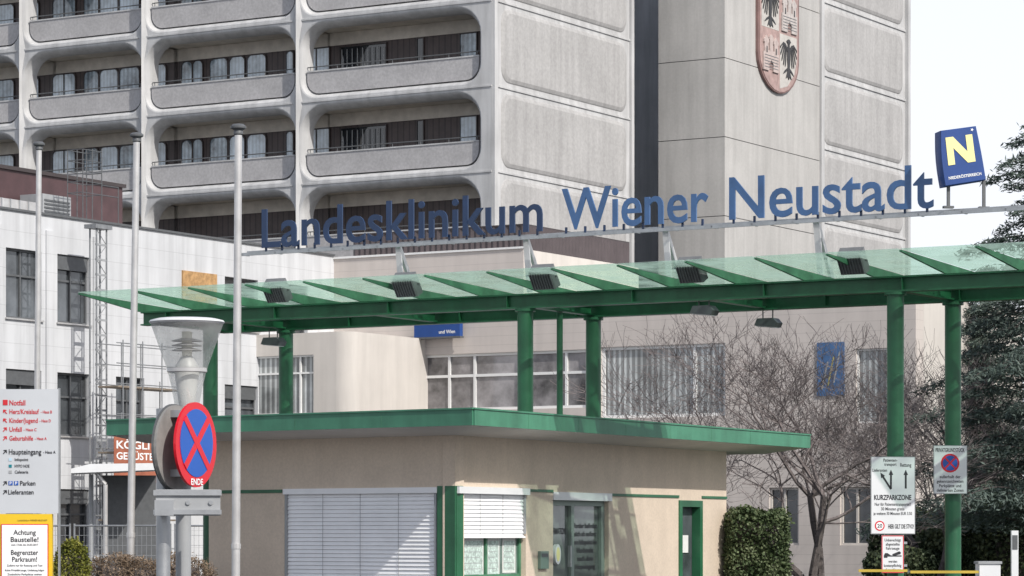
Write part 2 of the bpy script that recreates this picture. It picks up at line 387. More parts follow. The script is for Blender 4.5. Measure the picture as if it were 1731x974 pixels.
MB().prism(SR,low[::-1],.158,.168,M_crestlt).obj('light_quarter',crest)
def eagle(cx,cz,w,h,nm):
    q=MB()
    body=[(0,.5),(.07,.48),(.14,.43),(.07,.40),(.05,.34),(.08,.2),(.09,0),(.06,-.2),(.08,-.3),(.17,-.48),(.07,-.42),(0,-.5)]
    pts=body+[(-x,y) for x,y in body[::-1][1:-1]]
    q.prism(SR,[(cx+x*w,cz+y*h) for x,y in pts][::-1],.166,.205,M_crestblk)
    for s in (1,-1):
        arm=[(.05,.26),(.2,.37),(.34,.40),(.36,.35),(.22,.30),(.07,.18)]
        q.prism(SR,[(cx+s*x*w,cz+y*h) for x,y in arm],.166,.2,M_crestblk)
        for k,(fx,fy,ex,ey) in enumerate(((.34,.37,.52,.22),(.31,.35,.50,.06),(.26,.32,.43,-.08),(.20,.28,.33,-.18),(.14,.24,.22,-.2))):
            q.prism(SR,[(cx+s*(fx-.02)*w,cz+fy*h),(cx+s*(fx+.025)*w,cz+fy*h),(cx+s*(ex+.012)*w,cz+(ey+.05)*h),(cx+s*ex*w,cz+ey*h),(cx+s*(ex-.03)*w,cz+(ey+.04)*h)],.167+.001*k,.199,M_crestblk)
        q.prism(SR,[(cx+s*.05*w,cz-.2*h),(cx+s*.22*w,cz-.28*h),(cx+s*.34*w,cz-.38*h),(cx+s*.2*w,cz-.33*h),(cx+s*.05*w,cz-.26*h)],.166,.198,M_crestblk)
    q.obj(nm,crest)
def castle(cx,cz,w,h,nm,m):
    pts=[(-.5,-.5),(-.5,.0),(-.42,.0),(-.42,.25),(-.46,.25),(-.46,.33),(-.3,.45),(-.16,.33),(-.16,.25),(-.2,.25),(-.2,.05),(-.1,.05),(-.1,.35),(-.14,.35),(-.14,.42),(0,.5),(.14,.42),(.14,.35),(.1,.35),(.1,.05),(.2,.05),(.2,.25),(.16,.25),(.16,.33),(.3,.45),(.46,.33),(.46,.25),(.42,.25),(.42,0),(.5,0),(.5,-.5),(.14,-.5),(.14,-.3),(.0,-.2),(-.14,-.3),(-.14,-.5)]
    c=MB().prism(SR,[(cx+x*w,cz+y*h) for x,y in pts][::-1],.166,.23,m)
    for dx in (-.3,.3): c.box(SR,cx+dx*w-.05,cx+dx*w+.05,.231,.24,cz-.02*h,cz+.15*h,M_crestblk)
    for k in range(5): c.box(SR,cx-.45*w,cx+.45*w,.231,.235,cz-(.1+.08*k)*h,cz-(.08+.08*k)*h,M_dgrey)
    c.obj(nm,crest)
M_castle=mat('castle_grey_red',(.46,.42,.40),.8,var=.2,scale=4)
M_castle2=mat('castle_rust',(.47,.39,.365),.8,var=.2,scale=4)
eagle(cm-hw*.46,zmid+.95,hw*.80,1.75,'eagle')
castle(cm+hw*.46,zmid+.95,hw*.74,1.7,'castle',M_castle)
castle(cm-hw*.44,zmid-1.1,hw*.74,1.7,'castle',M_castle2)
eagle(cm+hw*.44,zmid-1.15,hw*.78,1.9,'eagle')

# ------------------------------------------------------------ WHITE BUILDING
WF=Fr((-15.2,86),A2); WLEN=17.8
wb=thing('white_hospital_wing','white rendered two storey hospital wing with dark framed windows','building',(-15,86,0))
wins=[]
for u0,u1 in ((-62,-22),(10,70),(97,152)):
    a0,a1=WF.au(u0),WF.au(u1)
    for z0,z1 in ((7.9,9.95),(4.5,6.4),(.9,2.9)): wins.append((a0,a1,z0,z1))
for u0,u1 in ((196,244),(380,436),(470,520)):
    a0,a1=WF.au(u0),WF.au(u1)
    for z0,z1 in ((8.2,9.9) if u0>300 else (7.9,9.9),(4.5,6.4),(.9,2.9)):
        if u0==196 and z0>7: continue
        wins.append((a0,a1,z0,z1))
MB().plate(WF,rect(-7,WLEN,0,11.05),[rect(*w) for w in wins],-.35,0,M_white).box(WF,-7,WLEN-.1,-9,-.6,0,10.9,M_white).obj('wall',wb)
c=MB().box(WF,-7,WLEN,-.4,.06,11.052,11.12,M_dgrey)
c.obj('roof_coping',wb)
for u in (-5,83,163): 
    a=WF.au(u); MB().box(WF,a-.18,a+.18,.002,.06,0,10.6,M_white).obj('pilaster',wb)
M_darkwin=mat('dark_window',(.05,.055,.06),.08,var=.7,scale=.8,spec=.8)
for i,w in enumerate(wins):
    ww=window(wb,WF,*w[:2],w[2],w[3],-.2,2,w[2]+(w[3]-w[2])*.62,M_dgrey,M_darkwin if i%3 else M_midglass,.06)
    if i%2==0: MB().box(WF,w[0]+.05,w[1]-.05,-.12,-.06,w[3]-.45,w[3]-.03,M_dgrey).obj('roller_blind_box',ww)
    MB().box(WF,w[0]-.05,w[1]+.05,-.1,.07,w[2]-.05,w[2]-.003,M_alu).obj('sill',ww)
a0,a1=WF.au(307),WF.au(365)
MB().box(WF,a0,a1,.002,.05,WF.zv(492,a0)-.3,WF.zv(457,a0),M_wood).obj('plywood_panel',wb,label='plywood sheet closing a window opening')
RO=Fr(WF.P(0,0,-3.5)[:2],A2)
ro=thing('rooftop_plant_room','low maroon metal plant room standing on the white roof','plant room',RO.P(2,11,0))
a1=RO.au(207)
MB().box(RO,-8,a1,-6,0,10.95,RO.zv(318,a1),M_maroon).obj('wall',ro)
MB().box(RO,-8,a1+.1,-6.1,.08,RO.zv(318,a1)+.002,RO.zv(318,a1)+.12,M_brownframe).obj('roof_edge',ro)
ha0,ha1=RO.au(72,1.2),RO.au(120,1.2)
hv=thing('ventilation_unit','grey louvred ventilation unit on the flat roof','ventilation unit',RO.P(ha0,11,1))
MB().box(RO,ha0,ha1,.3,1.2,11.1,RO.zv(327,ha0,1.2),M_grey).obj('housing',hv)
q=MB(); zt=RO.zv(327,ha0,1.2)
for j in range(7): q.box(RO,ha0+.08,ha1-.08,1.201,1.23,11.2+j*(zt-11.3)/7,11.25+j*(zt-11.3)/7,M_dgrey)
q.obj('louvre',hv)
hv=thing('ventilation_duct_box','light grey metal duct box on the flat roof','ventilation unit',RO.P(-1,11,1))
ha0,ha1=RO.au(-30,1.5),RO.au(62,1.5)
q=MB().box(RO,ha0,ha1,.3,1.5,11.1,RO.zv(318,0,1.5),M_alu)
for j in range(6): q.box(RO,ha0+(ha1-ha0)*j/6,ha0+(ha1-ha0)*j/6+.04,1.501,1.54,11.1,RO.zv(318,0,1.5),M_grey)
q.obj('housing',hv)
cg=thing('roof_access_cage','grey tubular safety cage and ladder on the roof edge','safety cage',WF.P(WF.au(165),11,0))
q=MB()
CG=Fr(WF.P(0,0,-.9)[:2],A2)
x0,x1=CG.au(140),CG.au(172)
for x in (x0,(x0+x1)/2,x1):
    for b in (0,-.6): q.cyl(CG.P(x,11,b),CG.P(x,CG.zv(252,x),b),.018,.018,M_dgrey,6)
for v in (252,270,288,306,325):
    for b in (0,-.6): q.cyl(CG.P(x0,CG.zv(v,x0),b),CG.P(x1,CG.zv(v,x0),b),.015,.015,M_dgrey,6)
    for x in (x0,x1): q.cyl(CG.P(x,CG.zv(v,x0),0),CG.P(x,CG.zv(v,x0),-.6),.015,.015,M_dgrey,6)
x2=CG.au(200)
for v in (308,325): q.cyl(CG.P(x1,CG.zv(v,x0),0),CG.P(x2,CG.zv(v,x0),0),.018,.018,M_dgrey,6)
q.cyl(CG.P(x2,11,0),CG.P(x2,CG.zv(308,x0),0),.018,.018,M_dgrey,6)
q.obj('cage_tubes',cg)

# ------------------------------------------------------------ BEIGE BUILDING
BF=Fr((-6.1,101.3),A1); BLEN=BF.au(1548)
bb=thing('beige_hospital_wing','pinkish beige low hospital wing with white framed windows','building',(-6,101,0))
a885=BF.au(885)
w1=(BF.au(710),BF.au(992),BF.zv(690,9),BF.zv(592,9)); w2=(BF.au(1016),BF.au(1226),BF.zv(705,13),BF.zv(583,13))
w3=(BF.au(1447),BF.au(1500),BF.zv(716,19.5),BF.zv(590,19.5))
w4=(BF.au(1300),BF.au(1350),1.2,3.0); w5=(BF.au(1420),BF.au(1475),1.2,3.0)
HB=8.95
outer=[(0,0),(BLEN,0),(BLEN,HB),(a885,HB),(a885,10.95),(0,10.95)]
MB().plate(BF,outer,[rect(*w) for w in (w1,w2,w3,w4,w5)],-.35,0,M_beige).box(BF,.05,a885-.03,-8,-.6,0,10.7,M_beige2).box(BF,a885,BLEN,-9,-.6,0,8.8,M_beige2).box(BF,a885-.3,a885-.002,-8,-.355,0,10.94,M_beige2).box(BF,BLEN-.3,BLEN-.003,-9,-.355,0,8.9,M_beige).obj('wall',bb)
def sp(us): return [BF.au(u) for u in us]
M_vblind=mat('vertical_blinds_glass',(.19,.20,.20),.05,var=.5,scale=.7,spec=.9,stripe=((A1.x,A1.y,0),.2,.42,2.3))
window(bb,BF,*w1,-.15,splits=sp((757,800,875,955)),transom=BF.zv(630,9),gm=mat('wing_glass_reflections',(.22,.21,.215),.05,var=.95,scale=.7,spec=.9),fw=.09)  # brighter, mottled pane colour paints the reflections into the glass
window(bb,BF,*w2,-.15,splits=sp((1172,)),gm=M_vblind,fw=.1)
window(bb,BF,*w3,-.15,cols=1,gm=M_vblind,fw=.06)
window(bb,BF,*w4,-.15,cols=2,gm=M_darkwin,fm=M_beige2); window(bb,BF,*w5,-.15,cols=2,gm=M_darkwin,fm=M_beige2)
q=MB().box(BF,-.0,a885+.03,-.4,.05,10.952,11.02,M_whiteframe); q.obj('roof_coping',bb)
q=MB()
def corrug(q,fr,a0,a1,z0,z1,m,per=.22):
    n=int((a1-a0)/per); vs=[];fs=[]
    for i in range(n*2+1):
        a=a0+(a1-a0)*i/(n*2); b=.05 if i%2 else 0
        vs+=[fr.P(a,z0,b),fr.P(a,z1,b)]
    for i in range(n*2): fs.append((2*i,2*i+2,2*i+3,2*i+1))
    q.add(vs,fs,m)
M_corr=mat('corrugated_brown',(.075,.06,.063),.5,var=.15)
corrug(q,Fr(BF.P(0,0,-.3)[:2],A1),.6,a885-.1,10.96,11.75,M_corr)
BS=Fr(BF.P(a885-.1,0,-.3)[:2],A2)
corrug(q,BS,0,7.2,10.7,11.75,M_corr)
q.box(BF,.6,a885-.1,-7.5,-.25,11.751,11.8,M_brownframe)
q.obj('corrugated_parapet',bb)
# annex under the canopy, with a rounded corner
AN=Fr(at(592,0,95.5)[:2],A1)
an=thing('entrance_annex','beige rendered entrance annex with rounded corner and curtained window','building',AN.P(-3,0))
x0,x1=AN.au(369),AN.au(530)
za,zb_=AN.zv(702,-3),AN.zv(602,-3)
rc=.55
MB().plate(AN,rect(-9,-rc,0,8.1),[rect(x0,x1,za,zb_)],-.3,0,M_beige2).box(AN,-9,-rc-.02,-5.5,-.4,0,8.0,M_beige2).box(AN,-.3,-.003,-5.5,-rc-.002,0,8.1,M_beige2).obj('wall',an)
q=MB(); vs=[];fs=[]
for i in range(13):
    t=math.pi/2*i/12; p=(-rc+rc*math.sin(t),-rc+rc*math.cos(t)); vs+=[AN.P(p[0],0,p[1]),AN.P(p[0],8.1,p[1])]
for i in range(12): fs.append((2*i,2*i+2,2*i+3,2*i+1))
q.add(vs,fs,M_beige2); q.obj('rounded_corner',an,smooth=True)
window(an,AN,x0,x1,za,zb_,-.15,splits=[AN.au(408),AN.au(480),AN.au(505)],transom=AN.zv(632,-3),gm=M_vblind,fw=.06)
bs=thing('blue_shop_sign','small blue sign panel with white letters on the annex wall','sign',AN.P(AN.au(395),7.5,.1))
zq0,zq1=AN.zv(577,-4),AN.zv(558,-4)
q=MB().box(AN,AN.au(366),AN.au(419),.05,.15,zq0,zq1,mat('cyan_blue',(.01,.22,.55),.4)); q.obj('panel',bs)
q=MB().text(AN,'LUKI',AN.au(371),zq0+.08,.156,.2,M_textwhite,bold=.03); q.obj('lettering',bs)
bs=thing('blue_wall_sign','flat blue sign panel with white letters under the canopy','sign',BF.P(BF.au(738),8,.3))
a0,a1=BF.au(700,.4),BF.au(777,.4); z0=BF.zv(563,8,.4); z1=BF.zv(535,8,.4)
MB().box(BF,a0,a1,.2,.4,z0,z1,mat('deep_blue',(.01,.06,.25),.4)).box(BF,a0-.03,a1+.03,.19,.41,z0-.06,z0-.002,M_dgrey).obj('panel',bs)
MB().text(BF,'und Wien',BF.au(742,.4),z0+.1,.406,.11,M_textwhite,bold=.02).obj('lettering',bs)
bn=thing('blue_wall_banner','tall faded blue banner with pale strokes on the beige wall','banner',BF.P(BF.au(1405),6,.05))
a0,a1=BF.au(1382),BF.au(1428); z0,z1=BF.zv(670,18),BF.zv(580,18)
MB().box(BF,a0,a1,.01,.05,z0,z1,mat('faded_blue',(.06,.14,.30),.6,var=.3,scale=2)).obj('panel',bn)
for i,m in enumerate([M_grey,mat('faded_yellow',(.4,.36,.15),.6),M_grey]):
    MB().prism(BF,[(a0+.15+.2*i,z0+.2+.1*i),(a0+.2+.2*i,z0+.2+.1*i),(a0+.40+.2*i,z1-.6+.15*i),(a0+.35+.2*i,z1-.6+.15*i)],.052,.058,m).obj('emblem_stroke',bn)

# ------------------------------------------------------------ scaffolding and clutter at the wing
LM=Fr(WF.P(0,0,1.0)[:2],A2)
lm=thing('hoist_mast','galvanised lattice ladder mast in front of the white wing','hoist mast',LM.P(LM.au(160),0))
x0,x1=LM.au(152),LM.au(169)
zt=LM.zv(380,x0)
q=MB()
for x in (x0,x1):
    for b in (0,.25): q.cyl(LM.P(x,0,b),LM.P(x,zt,b),.03,.03,M_steeld,6)
z=.3;k=0
while z<zt-.3:
    q.box(LM,x0,x1,.2,.26,z-.03,z+.03,M_grey)
    q.cyl(LM.P(x0 if k%2 else x1,z,.25),LM.P(x1 if k%2 else x0,z+.45,.25),.012,.012,M_steeld,5)
    z+=.45;k+=1
q.box(LM,x0-.15,x1+.15,-.1,.35,zt-.12,zt,M_steeld)
q.obj('lattice',lm)
sc=thing('scaffolding','grey tube scaffolding with plank decks beside the wing','scaffolding',LM.P(LM.au(240),0))
q=MB(); y0,y1=LM.au(190,1),LM.au(288,1)
for i in range(4):
    x=y0+(y1-y0)*i/3
    for b in (.6,1.4): q.cyl(LM.P(x,0,b),LM.P(x,7.3 if i<3 else 6.2,b),.02,.02,M_steeld,6)
for z in (1.1,2.1,3.1,4.1,5.1,6.0,6.6,7.2):
    for b in (.6,1.4): q.cyl(LM.P(y0-.3,z,b),LM.P(y1+.3,z,b),.016,.016,M_steeld,6)
for z in (2.1,4.1,): q.cyl(LM.P(y0,z,1.4),LM.P(y1,z+1.1,1.4),.016,.016,M_steeld,6)
q.obj('tubes',sc)
M_deck=mat('weathered_deck',(.22,.18,.14),.8,var=.3,scale=6)
for z in (2.0,4.0,5.95): MB().box(LM,y0-.2,y1+.2,.62,1.38,z-.06,z-.01,M_deck).obj('deck',sc)
bn=thing('orange_company_banner','orange banner with white lettering tied to the scaffolding','banner',LM.P(y0,2.5,1.5))
a0,a1=LM.au(194,1.5),LM.au(268,1.5); z0,z1=LM.zv(780,a0,1.5),LM.zv(738,a0,1.5)
MB().box(LM,a0,a1,1.46,1.48,z0-.6,z1,M_orange).obj('sheet',bn)
MB().text(LM,'KÖGLI',a0+.1,z0+.39,1.486,.22,M_textwhite,width=(a1-a0)*.75,bold=.02).text(LM,'GERÜSTB',a0+.1,z0+.07,1.486,.2,M_textwhite,width=(a1-a0)*.86,bold=.02).obj('lettering',bn)
PC=Fr(at(270,0,80)[:2],Vector((1,.12)))
pc=thing('small_entrance_canopy','small white flat roofed side canopy with downpipe','canopy',PC.P(-1,0))
xx=PC.au(120); z=PC.zv(800,xx)
q=MB().prism(PC,[(xx,z),(0,z+.1),(0,z+.28),(xx+.5,z+.25),(xx,z+.12)],-2,.0,M_signwhite); q.obj('roof',pc)
q=MB(); q.cyl(PC.P(PC.au(178),0,-.3),PC.P(PC.au(178),z-.3,-.3),.06,.06,M_alu,8); q.cyl(PC.P(PC.au(178),z-.3,-.3),PC.P(PC.au(162),z+.02,-.3),.06,.06,M_alu,8); q.obj('downpipe',pc)
q=MB().cyl(PC.P(xx+.5,0,-1.5),PC.P(xx+.5,z,-1.5),.06,.06,M_grey,8); q.obj('post',pc)
MB().box(PC,xx+.8,-.1,-2.0,-1.9,0,z-.02,M_dgrey).obj('back_panel',pc)
FN=Fr(at(100,0,68)[:2],(1,.05))
for i in range(4):
    a0=-2+i*2.3+.05; a1=a0+2.2
    f=thing('construction_fence_panel','galvanised mesh construction fence panel on concrete feet','fence',FN.P(a0,0),group='construction fence panels in a row')
    zt=1.75
    q=MB()
    for x in (a0,a1): q.cyl(FN.P(x,0.05,0),FN.P(x,zt+.05,0),.022,.022,M_steel,6)
    for z in (.15,zt): q.cyl(FN.P(a0,z,0),FN.P(a1,z,0),.022,.022,M_steel,6)
    q.obj('frame',f)
    q=MB()
    for j in range(1,20): q.cyl(FN.P(a0+(a1-a0)*j/20,.15,0),FN.P(a0+(a1-a0)*j/20,zt,0),.006,.006,M_steel,4,False)
    for j in range(1,7): q.cyl(FN.P(a0,.15+j*.23,.01),FN.P(a1,.15+j*.23,.01),.006,.006,M_steel,4,False)
    q.obj('wire_mesh',f)
    MB().box(FN,a0-.1,a0+.12,-.35,.35,0,.14,M_conc2).obj('foot',f)

# ------------------------------------------------------------ BOOTH
BL=Fr((-.988,51.5),(.793,-.609)); BR=Fr((-.988,51.5),(.460,.888))
booth=thing('gatehouse','beige plaster gatehouse with green edged flat roof and white blinds','gatehouse',(-.988,51.5,0))
zh=2.37; WT=3.29
L0=BL.au(353); 
lw_=(BL.au(481),BL.au(741),.75,zh); R1=BR.au(1228)
rw=[(BR.au(771),BR.au(889),.75,zh),(BR.au(935),BR.au(1029),.02,2.3),(BR.au(1147),BR.au(1186),.3,2.22)]
MB().plate(BL,rect(L0,-.002,0,WT),[rect(*lw_)],-.25,0,M_plaster).obj('front_wall',booth)
MB().plate(BR,rect(0.002,R1,0,WT),[rect(rw[0][0],rw[0][1],.75,zh),rect(*rw[1]),rect(*rw[2])],-.25,-.001,M_plaster).obj('side_wall',booth)
MB().box(Fr(BL.P(L0,0,-.25)[:2],BR.a),0,R1-.3,-.2,0,0,WT-.01,M_plaster).obj('end_wall',booth)
M_int=mat('booth_interior',(.10,.09,.08),.8)
MB().box(BR,2.2,R1-.26,-2.9,-2.6,0,3,M_int).box(BR,R1-.3,R1-.003,-4.5,-.26,0,WT-.01,M_int).obj('interior_wall',booth)
MB().box(BL,L0,lw_[0]-.05,.002,.02,zh-.05,zh+.01,M_green).obj('trim_band',booth)
for a0,a1,dz in ((rw[0][1]+.02,rw[1][0]-.02,.04),(rw[1][1]+.1,rw[2][0],0),(rw[2][1],R1,0)): MB().box(BR,a0,a1,.002,.02,zh-.07+dz,zh-.02+dz,M_green).obj('trim_band',booth)
q=MB().box(BL,lw_[1]+.0,.02,-.2,.035,0,zh+.04,M_green).box(BR,.0,rw[0][0]-.01,-.2,.03,0,zh+.035,M_green); q.obj('corner_post',booth)
def blind(parent,fr,a0,a1,z0,z1,b=-.02):
    q=MB(); z=z1; p=.072; vs=[]; fs=[]
    while z>z0:
        o=len(vs); vs+=[fr.P(a0,z,b-.012),fr.P(a1,z,b-.012),fr.P(a1,z-p*.8,b+.012),fr.P(a0,z-p*.8,b+.012),fr.P(a1,z-p,b-.012),fr.P(a0,z-p,b-.012)]
        fs+=[(o,o+1,o+2,o+3),(o+3,o+2,o+4,o+5)]; z-=p
    q.add(vs,fs,M_blind)
    q.box(fr,a0,a1,b-.02,b+.03,z-.0,z+.03,M_blind)
    for x in (a0+.01,a1-.03): q.box(fr,x-.02,x+.03,b-.03,b+.04,z0,z1,M_grey)
    n=max(1,int((a1-a0)/1.0))
    for j in range(1,n+1):
        x=a0+(a1-a0)*j/(n+1); q.box(fr,x,x+.008,b+.014,b+.018,z0,z1,M_grey)
    return q.obj('venetian_blind',parent)
w=MB().box(BL,lw_[0],lw_[1],-.2,-.17,.75,zh,M_darkglass).obj('window',booth)
blind(w,BL,lw_[0]+.03,lw_[1]-.03,.78,zh-.08)
MB().box(BL,lw_[0],lw_[1],-.06,.05,zh-.08,zh+.02,M_blind).obj('blind_box',w)
w=MB().box(BR,rw[0][0],rw[0][1],-.16,-.15,.75,zh,mat('pale_green_glass',(.20,.27,.24),.06,var=.4,scale=2,spec=.8)).obj('window',booth)
zb1=BR.zv(903,1.2)
blind(w,BR,rw[0][0]+.03,rw[0][1]-.03,zb1,zh-.08)
MB().box(BR,rw[0][0]-.02,rw[0][1]+.02,-.06,.08,zh-.09,zh+.03,M_signwhite).obj('blind_box',w)
q=MB().plate(BR,rect(rw[0][0],rw[0][1],.75,zb1+.1),[rect(rw[0][0]+.1,(rw[0][0]+rw[0][1])/2-.03,.85,zb1),rect((rw[0][0]+rw[0][1])/2+.03,rw[0][1]-.06,.85,zb1)],-.145,-.1,M_greend); q.obj('frame',w)
M_map=mat('printed_notice',(.48,.58,.54),.6,var=.35,scale=14,grain=.2,gscale=30)
for k,(u0,u1,v0,v1) in enumerate(((778,818,905,985),(824,845,905,985),(850,872,905,970))):
    a0,a1=BR.au(u0,-.13),BR.au(u1,-.13); zz0,zz1=BR.zv(v1,1),BR.zv(v0,1)
    q=MB().box(BR,a0,a1,-.142,-.139,zz0,zz1,M_paper)
    q.box(BR,a0+.04,a1-.04,-.138,-.136,zz0+.05,zz1-.1,M_map)
    for j in range(6): q.box(BR,a0+.05,a1-.08-.05*(j%3),-.135,-.134,zz1-.2-.1*j,zz1-.19-.1*j,M_grey)
    q.obj('notice',w)
M_doorg=mat('door_glass',(.13,.15,.14),.05,var=.4,scale=1.2,spec=.8)
M_doorf=mat('door_frame_grey_green',(.22,.27,.24),.5,var=.1)
d=MB().box(BR,rw[1][0]+.05,rw[1][1]-.05,-.17,-.16,.05,2.2,M_doorg).obj('door',booth)
q=MB(); a0,a1=rw[1][0],rw[1][1]; am=BR.au(975)
q.plate(BR,rect(a0,a1,.0,2.32),[rect(a0+.1,am-.05,.1,2.1),rect(am+.07,a1-.14,.1,2.1)],-.155,-.09,M_doorf).obj('frame',d)
MB().box(BR,a0-.02,a1+.1,-.05,.03,2.2,2.35,M_signwhite).obj('roller_box',d)
q=MB()
tl=['Portier befindet','sich ab sofort','am Infopoint im','Hochtrakt','nach dem','Haupteingang']
ac=(BR.au(982)+BR.au(1021))/2; wd=BR.au(1021)-BR.au(982)
for i,t in enumerate(tl):
    z=BR.zv(886+14.2*i,3.5); q.text(BR,t,ac,z-.07,-.15,.085,M_textdark,width=wd*(len(t)/16)**.6,align='c',bold=.03)
q.obj('door_lettering',d)
q=MB().text(BR,'INFORMATION',BR.au(937),BR.zv(903,3),-.151,.11,M_textdark,width=BR.au(969)-BR.au(937),bold=.02)
q.obj('information_lettering',d)
q=MB(); ov=[(BR.au(950)+.12*math.cos(t),BR.zv(938,3)+.19*math.sin(t)) for t in [i*math.pi/10 for i in range(20)]]
q.prism(BR,ov,-.15,-.08,M_signwhite); ov2=[((x-BR.au(950))*.6+BR.au(950),(z-BR.zv(938,3))*.7+BR.zv(938,3)) for x,z in ov]; q.prism(BR,ov2,-.079,-.075,M_nyellow); q.obj('door_sticker',d)
MB().box(BR,am-.2,am-.16,-.09,-.03,.95,1.35,M_steel).obj('handle',d)
d=MB().box(BR,rw[2][0]+.05,rw[2][1]-.05,-.17,-.16,.3,2.15,M_midglass).obj('side_door',booth)
MB().plate(BR,rect(rw[2][0],rw[2][1],.0,2.25),[rect(rw[2][0]+.14,rw[2][1]-.14,.3,2.12)],-.155,.03,M_green).obj('frame',d)
MB().box(BR,BR.au(1163),BR.au(1174),-.15,-.14,BR.zv(935,9),BR.zv(905,9),M_paper).obj('notice',d)
ic=thing('door_intercom','small grey green intercom box beside the gatehouse door','intercom',BR.P(BR.au(916),1.3))
MB().box(BR,BR.au(909),BR.au(923),.003,.06,BR.zv(962,3),BR.zv(932,3),mat('intercom_grey_green',(.16,.22,.19),.5)).obj('housing',ic)
MB().box(BR,BR.au(911),BR.au(921),.061,.066,BR.zv(942,3),BR.zv(936,3),M_dgrey).obj('grille',ic)
R0=Vector((-.655,50));RL=Vector((-7.56,55.3));RR=Vector((6.39,63.6));RB=RL+RR-R0
ZT=3.68;ZF=3.41
P4=[R0,RR,RB,RL]
MB().add([(p.x,p.y,ZT-.02) for p in P4],[(0,1,2,3)],M_grey).obj('roof_deck',booth)
q=MB()
dl=(RL-R0).normalized(); dr=(RR-R0).normalized()
I0=Vector((-.988,51.5))
q.add([(R0.x,R0.y,ZF+.01),(RL.x,RL.y,ZF+.01),(I0.x+dl.x*7.5,I0.y+dl.y*7.5,WT-.0),(I0.x,I0.y,WT-.0)],[(0,1,2,3)],M_soffw)
q.add([(R0.x,R0.y,ZF+.01),(RR.x,RR.y,ZF+.01),(I0.x+dr.x*14,I0.y+dr.y*14,WT),(I0.x,I0.y,WT)],[(0,1,2,3)],M_soffw)
q.add([(I0.x,I0.y,WT+.001),(I0.x+dl.x*7.5,I0.y+dl.y*7.5,WT+.001),(RB.x,RB.y,WT+.001),(I0.x+dr.x*14,I0.y+dr.y*14,WT+.001)],[(0,1,2,3)],M_soffw)
q.obj('soffit',booth)
q=MB()
FL=Fr(R0,-dl); FRr=Fr(R0,dr)
ll=(RL-R0).length; lr=(RR-R0).length
q.box(FL,-ll,0,0,.03,ZF-.0,ZT,M_greenl).box(FRr,0,lr,0,.03,ZF,ZT,M_greenl)
q.box(FL,-ll,0.02,-.02,.05,ZT+.001,ZT+.03,M_greenl).box(FRr,-.02,lr,-.02,.05,ZT+.001,ZT+.03,M_greenl)
for k in range(1,int(ll/2.0)): q.box(FL,-k*2-.004,-k*2+.004,.031,.033,ZF,ZT,M_greend)
for k in range(1,int(lr/2.0)): q.box(FRr,k*2-.004,k*2+.004,.031,.033,ZF,ZT,M_greend)
e=Fr(RL,dr); q.box(e,0,lr,-.0,.03,ZF,ZT,M_greenl); e=Fr(RR,dl); q.box(e,0,ll,0,.03,ZF,ZT,M_greenl)
q.obj('fascia',booth)

# ------------------------------------------------------------ GREEN CANOPY
CF=Fr((.243,54),A1)
can=thing('entrance_canopy','long green painted steel entrance canopy with glass roof panes','canopy',(.243,54,0))
cols=[(-7.12,0,0),(0,0,3.67),(7.3,0,0),(-7.12,-2.55,3.67),(0,-2.55,3.67),(7.3,-2.55,0)]
for a,b,zb in cols:
    q=MB().cyl(CF.P(a,zb,b),CF.P(a,5.68,b),.145,.145,M_green,24).cyl(CF.P(a,5.63,b),CF.P(a,5.679,b),.19,.19,M_green,24)
    if zb==0: q.cyl(CF.P(a,2.9,b),CF.P(a,2.93,b),.15,.15,M_green,24)
    q.obj('column',can,smooth=True)
q=MB().cyl(CF.P(-.02,3.67,-1.3),CF.P(-.02,5.7,-1.3),.06,.06,M_green,12); q.obj('downpipe',can,smooth=True)
def ibeam(fr,a0,a1,b,z0,z1,w=.22,m=M_green):
    q=MB(); q.box(fr,a0,a1,b-w/2,b+w/2,z0,z0+.03,m).box(fr,a0,a1,b-w/2,b+w/2,z1-.03,z1,m).box(fr,a0+.001,a1-.001,b-.015,b+.015,z0+.03,z1-.03,m)
    x=a0+.6
    while x<a1: q.box(fr,x,x+.015,b-w/2+.01,b+w/2-.01,z0+.03,z1-.03,m); x+=2.6
    return q
ZB0,ZB1=5.68,5.95
AL,AR=-8.75,12.5
ibeam(CF,AL,AR,0,ZB0,ZB1).obj('beam',can); ibeam(CF,AL,AR,-2.55,ZB0,ZB1).obj('beam',can)
for a in (AL+.1,-7.12,-3.5,0,3.6,7.3,11):
    fr=Fr(CF.P(a,0,0)[:2],-CF.b)
    ibeam(fr,.12,2.43,0,ZB0+.03,ZB1-.02,.16).obj('cross_beam',can)
FT=1.95; BT=-2.9
ras=[]
a=AL-.05
while a<AR: ras.append(a); a+=1.31
def zg(b): return 6.12+.04*b
for a in ras:
    fr=Fr(CF.P(a,0,0)[:2],-CF.b)
    q=MB().prism(fr,[(-FT,zg(FT)-.03),(-FT,zg(FT)),(-BT,zg(BT)),(-BT,zg(BT)-.02),(.12,5.955),(-.12,5.955)],-.022,.022,M_greend); q.obj('rafter',can)
for i in range(len(ras)-1):
    x0,x1=ras[i]+.03,ras[i+1]-.03
    q=MB(); b0,b1=BT+.02,FT+.06
    vs=[CF.P(a,zg(b)+dz,b) for dz in (.004,.014) for b in (b0,b1) for a in (x0,x1)]
    q.add(vs,[(0,2,3,1),(4,5,7,6),(0,1,5,4),(2,6,7,3),(0,4,6,2),(1,3,7,5)],M_cglass); q.obj('glass_pane',can)
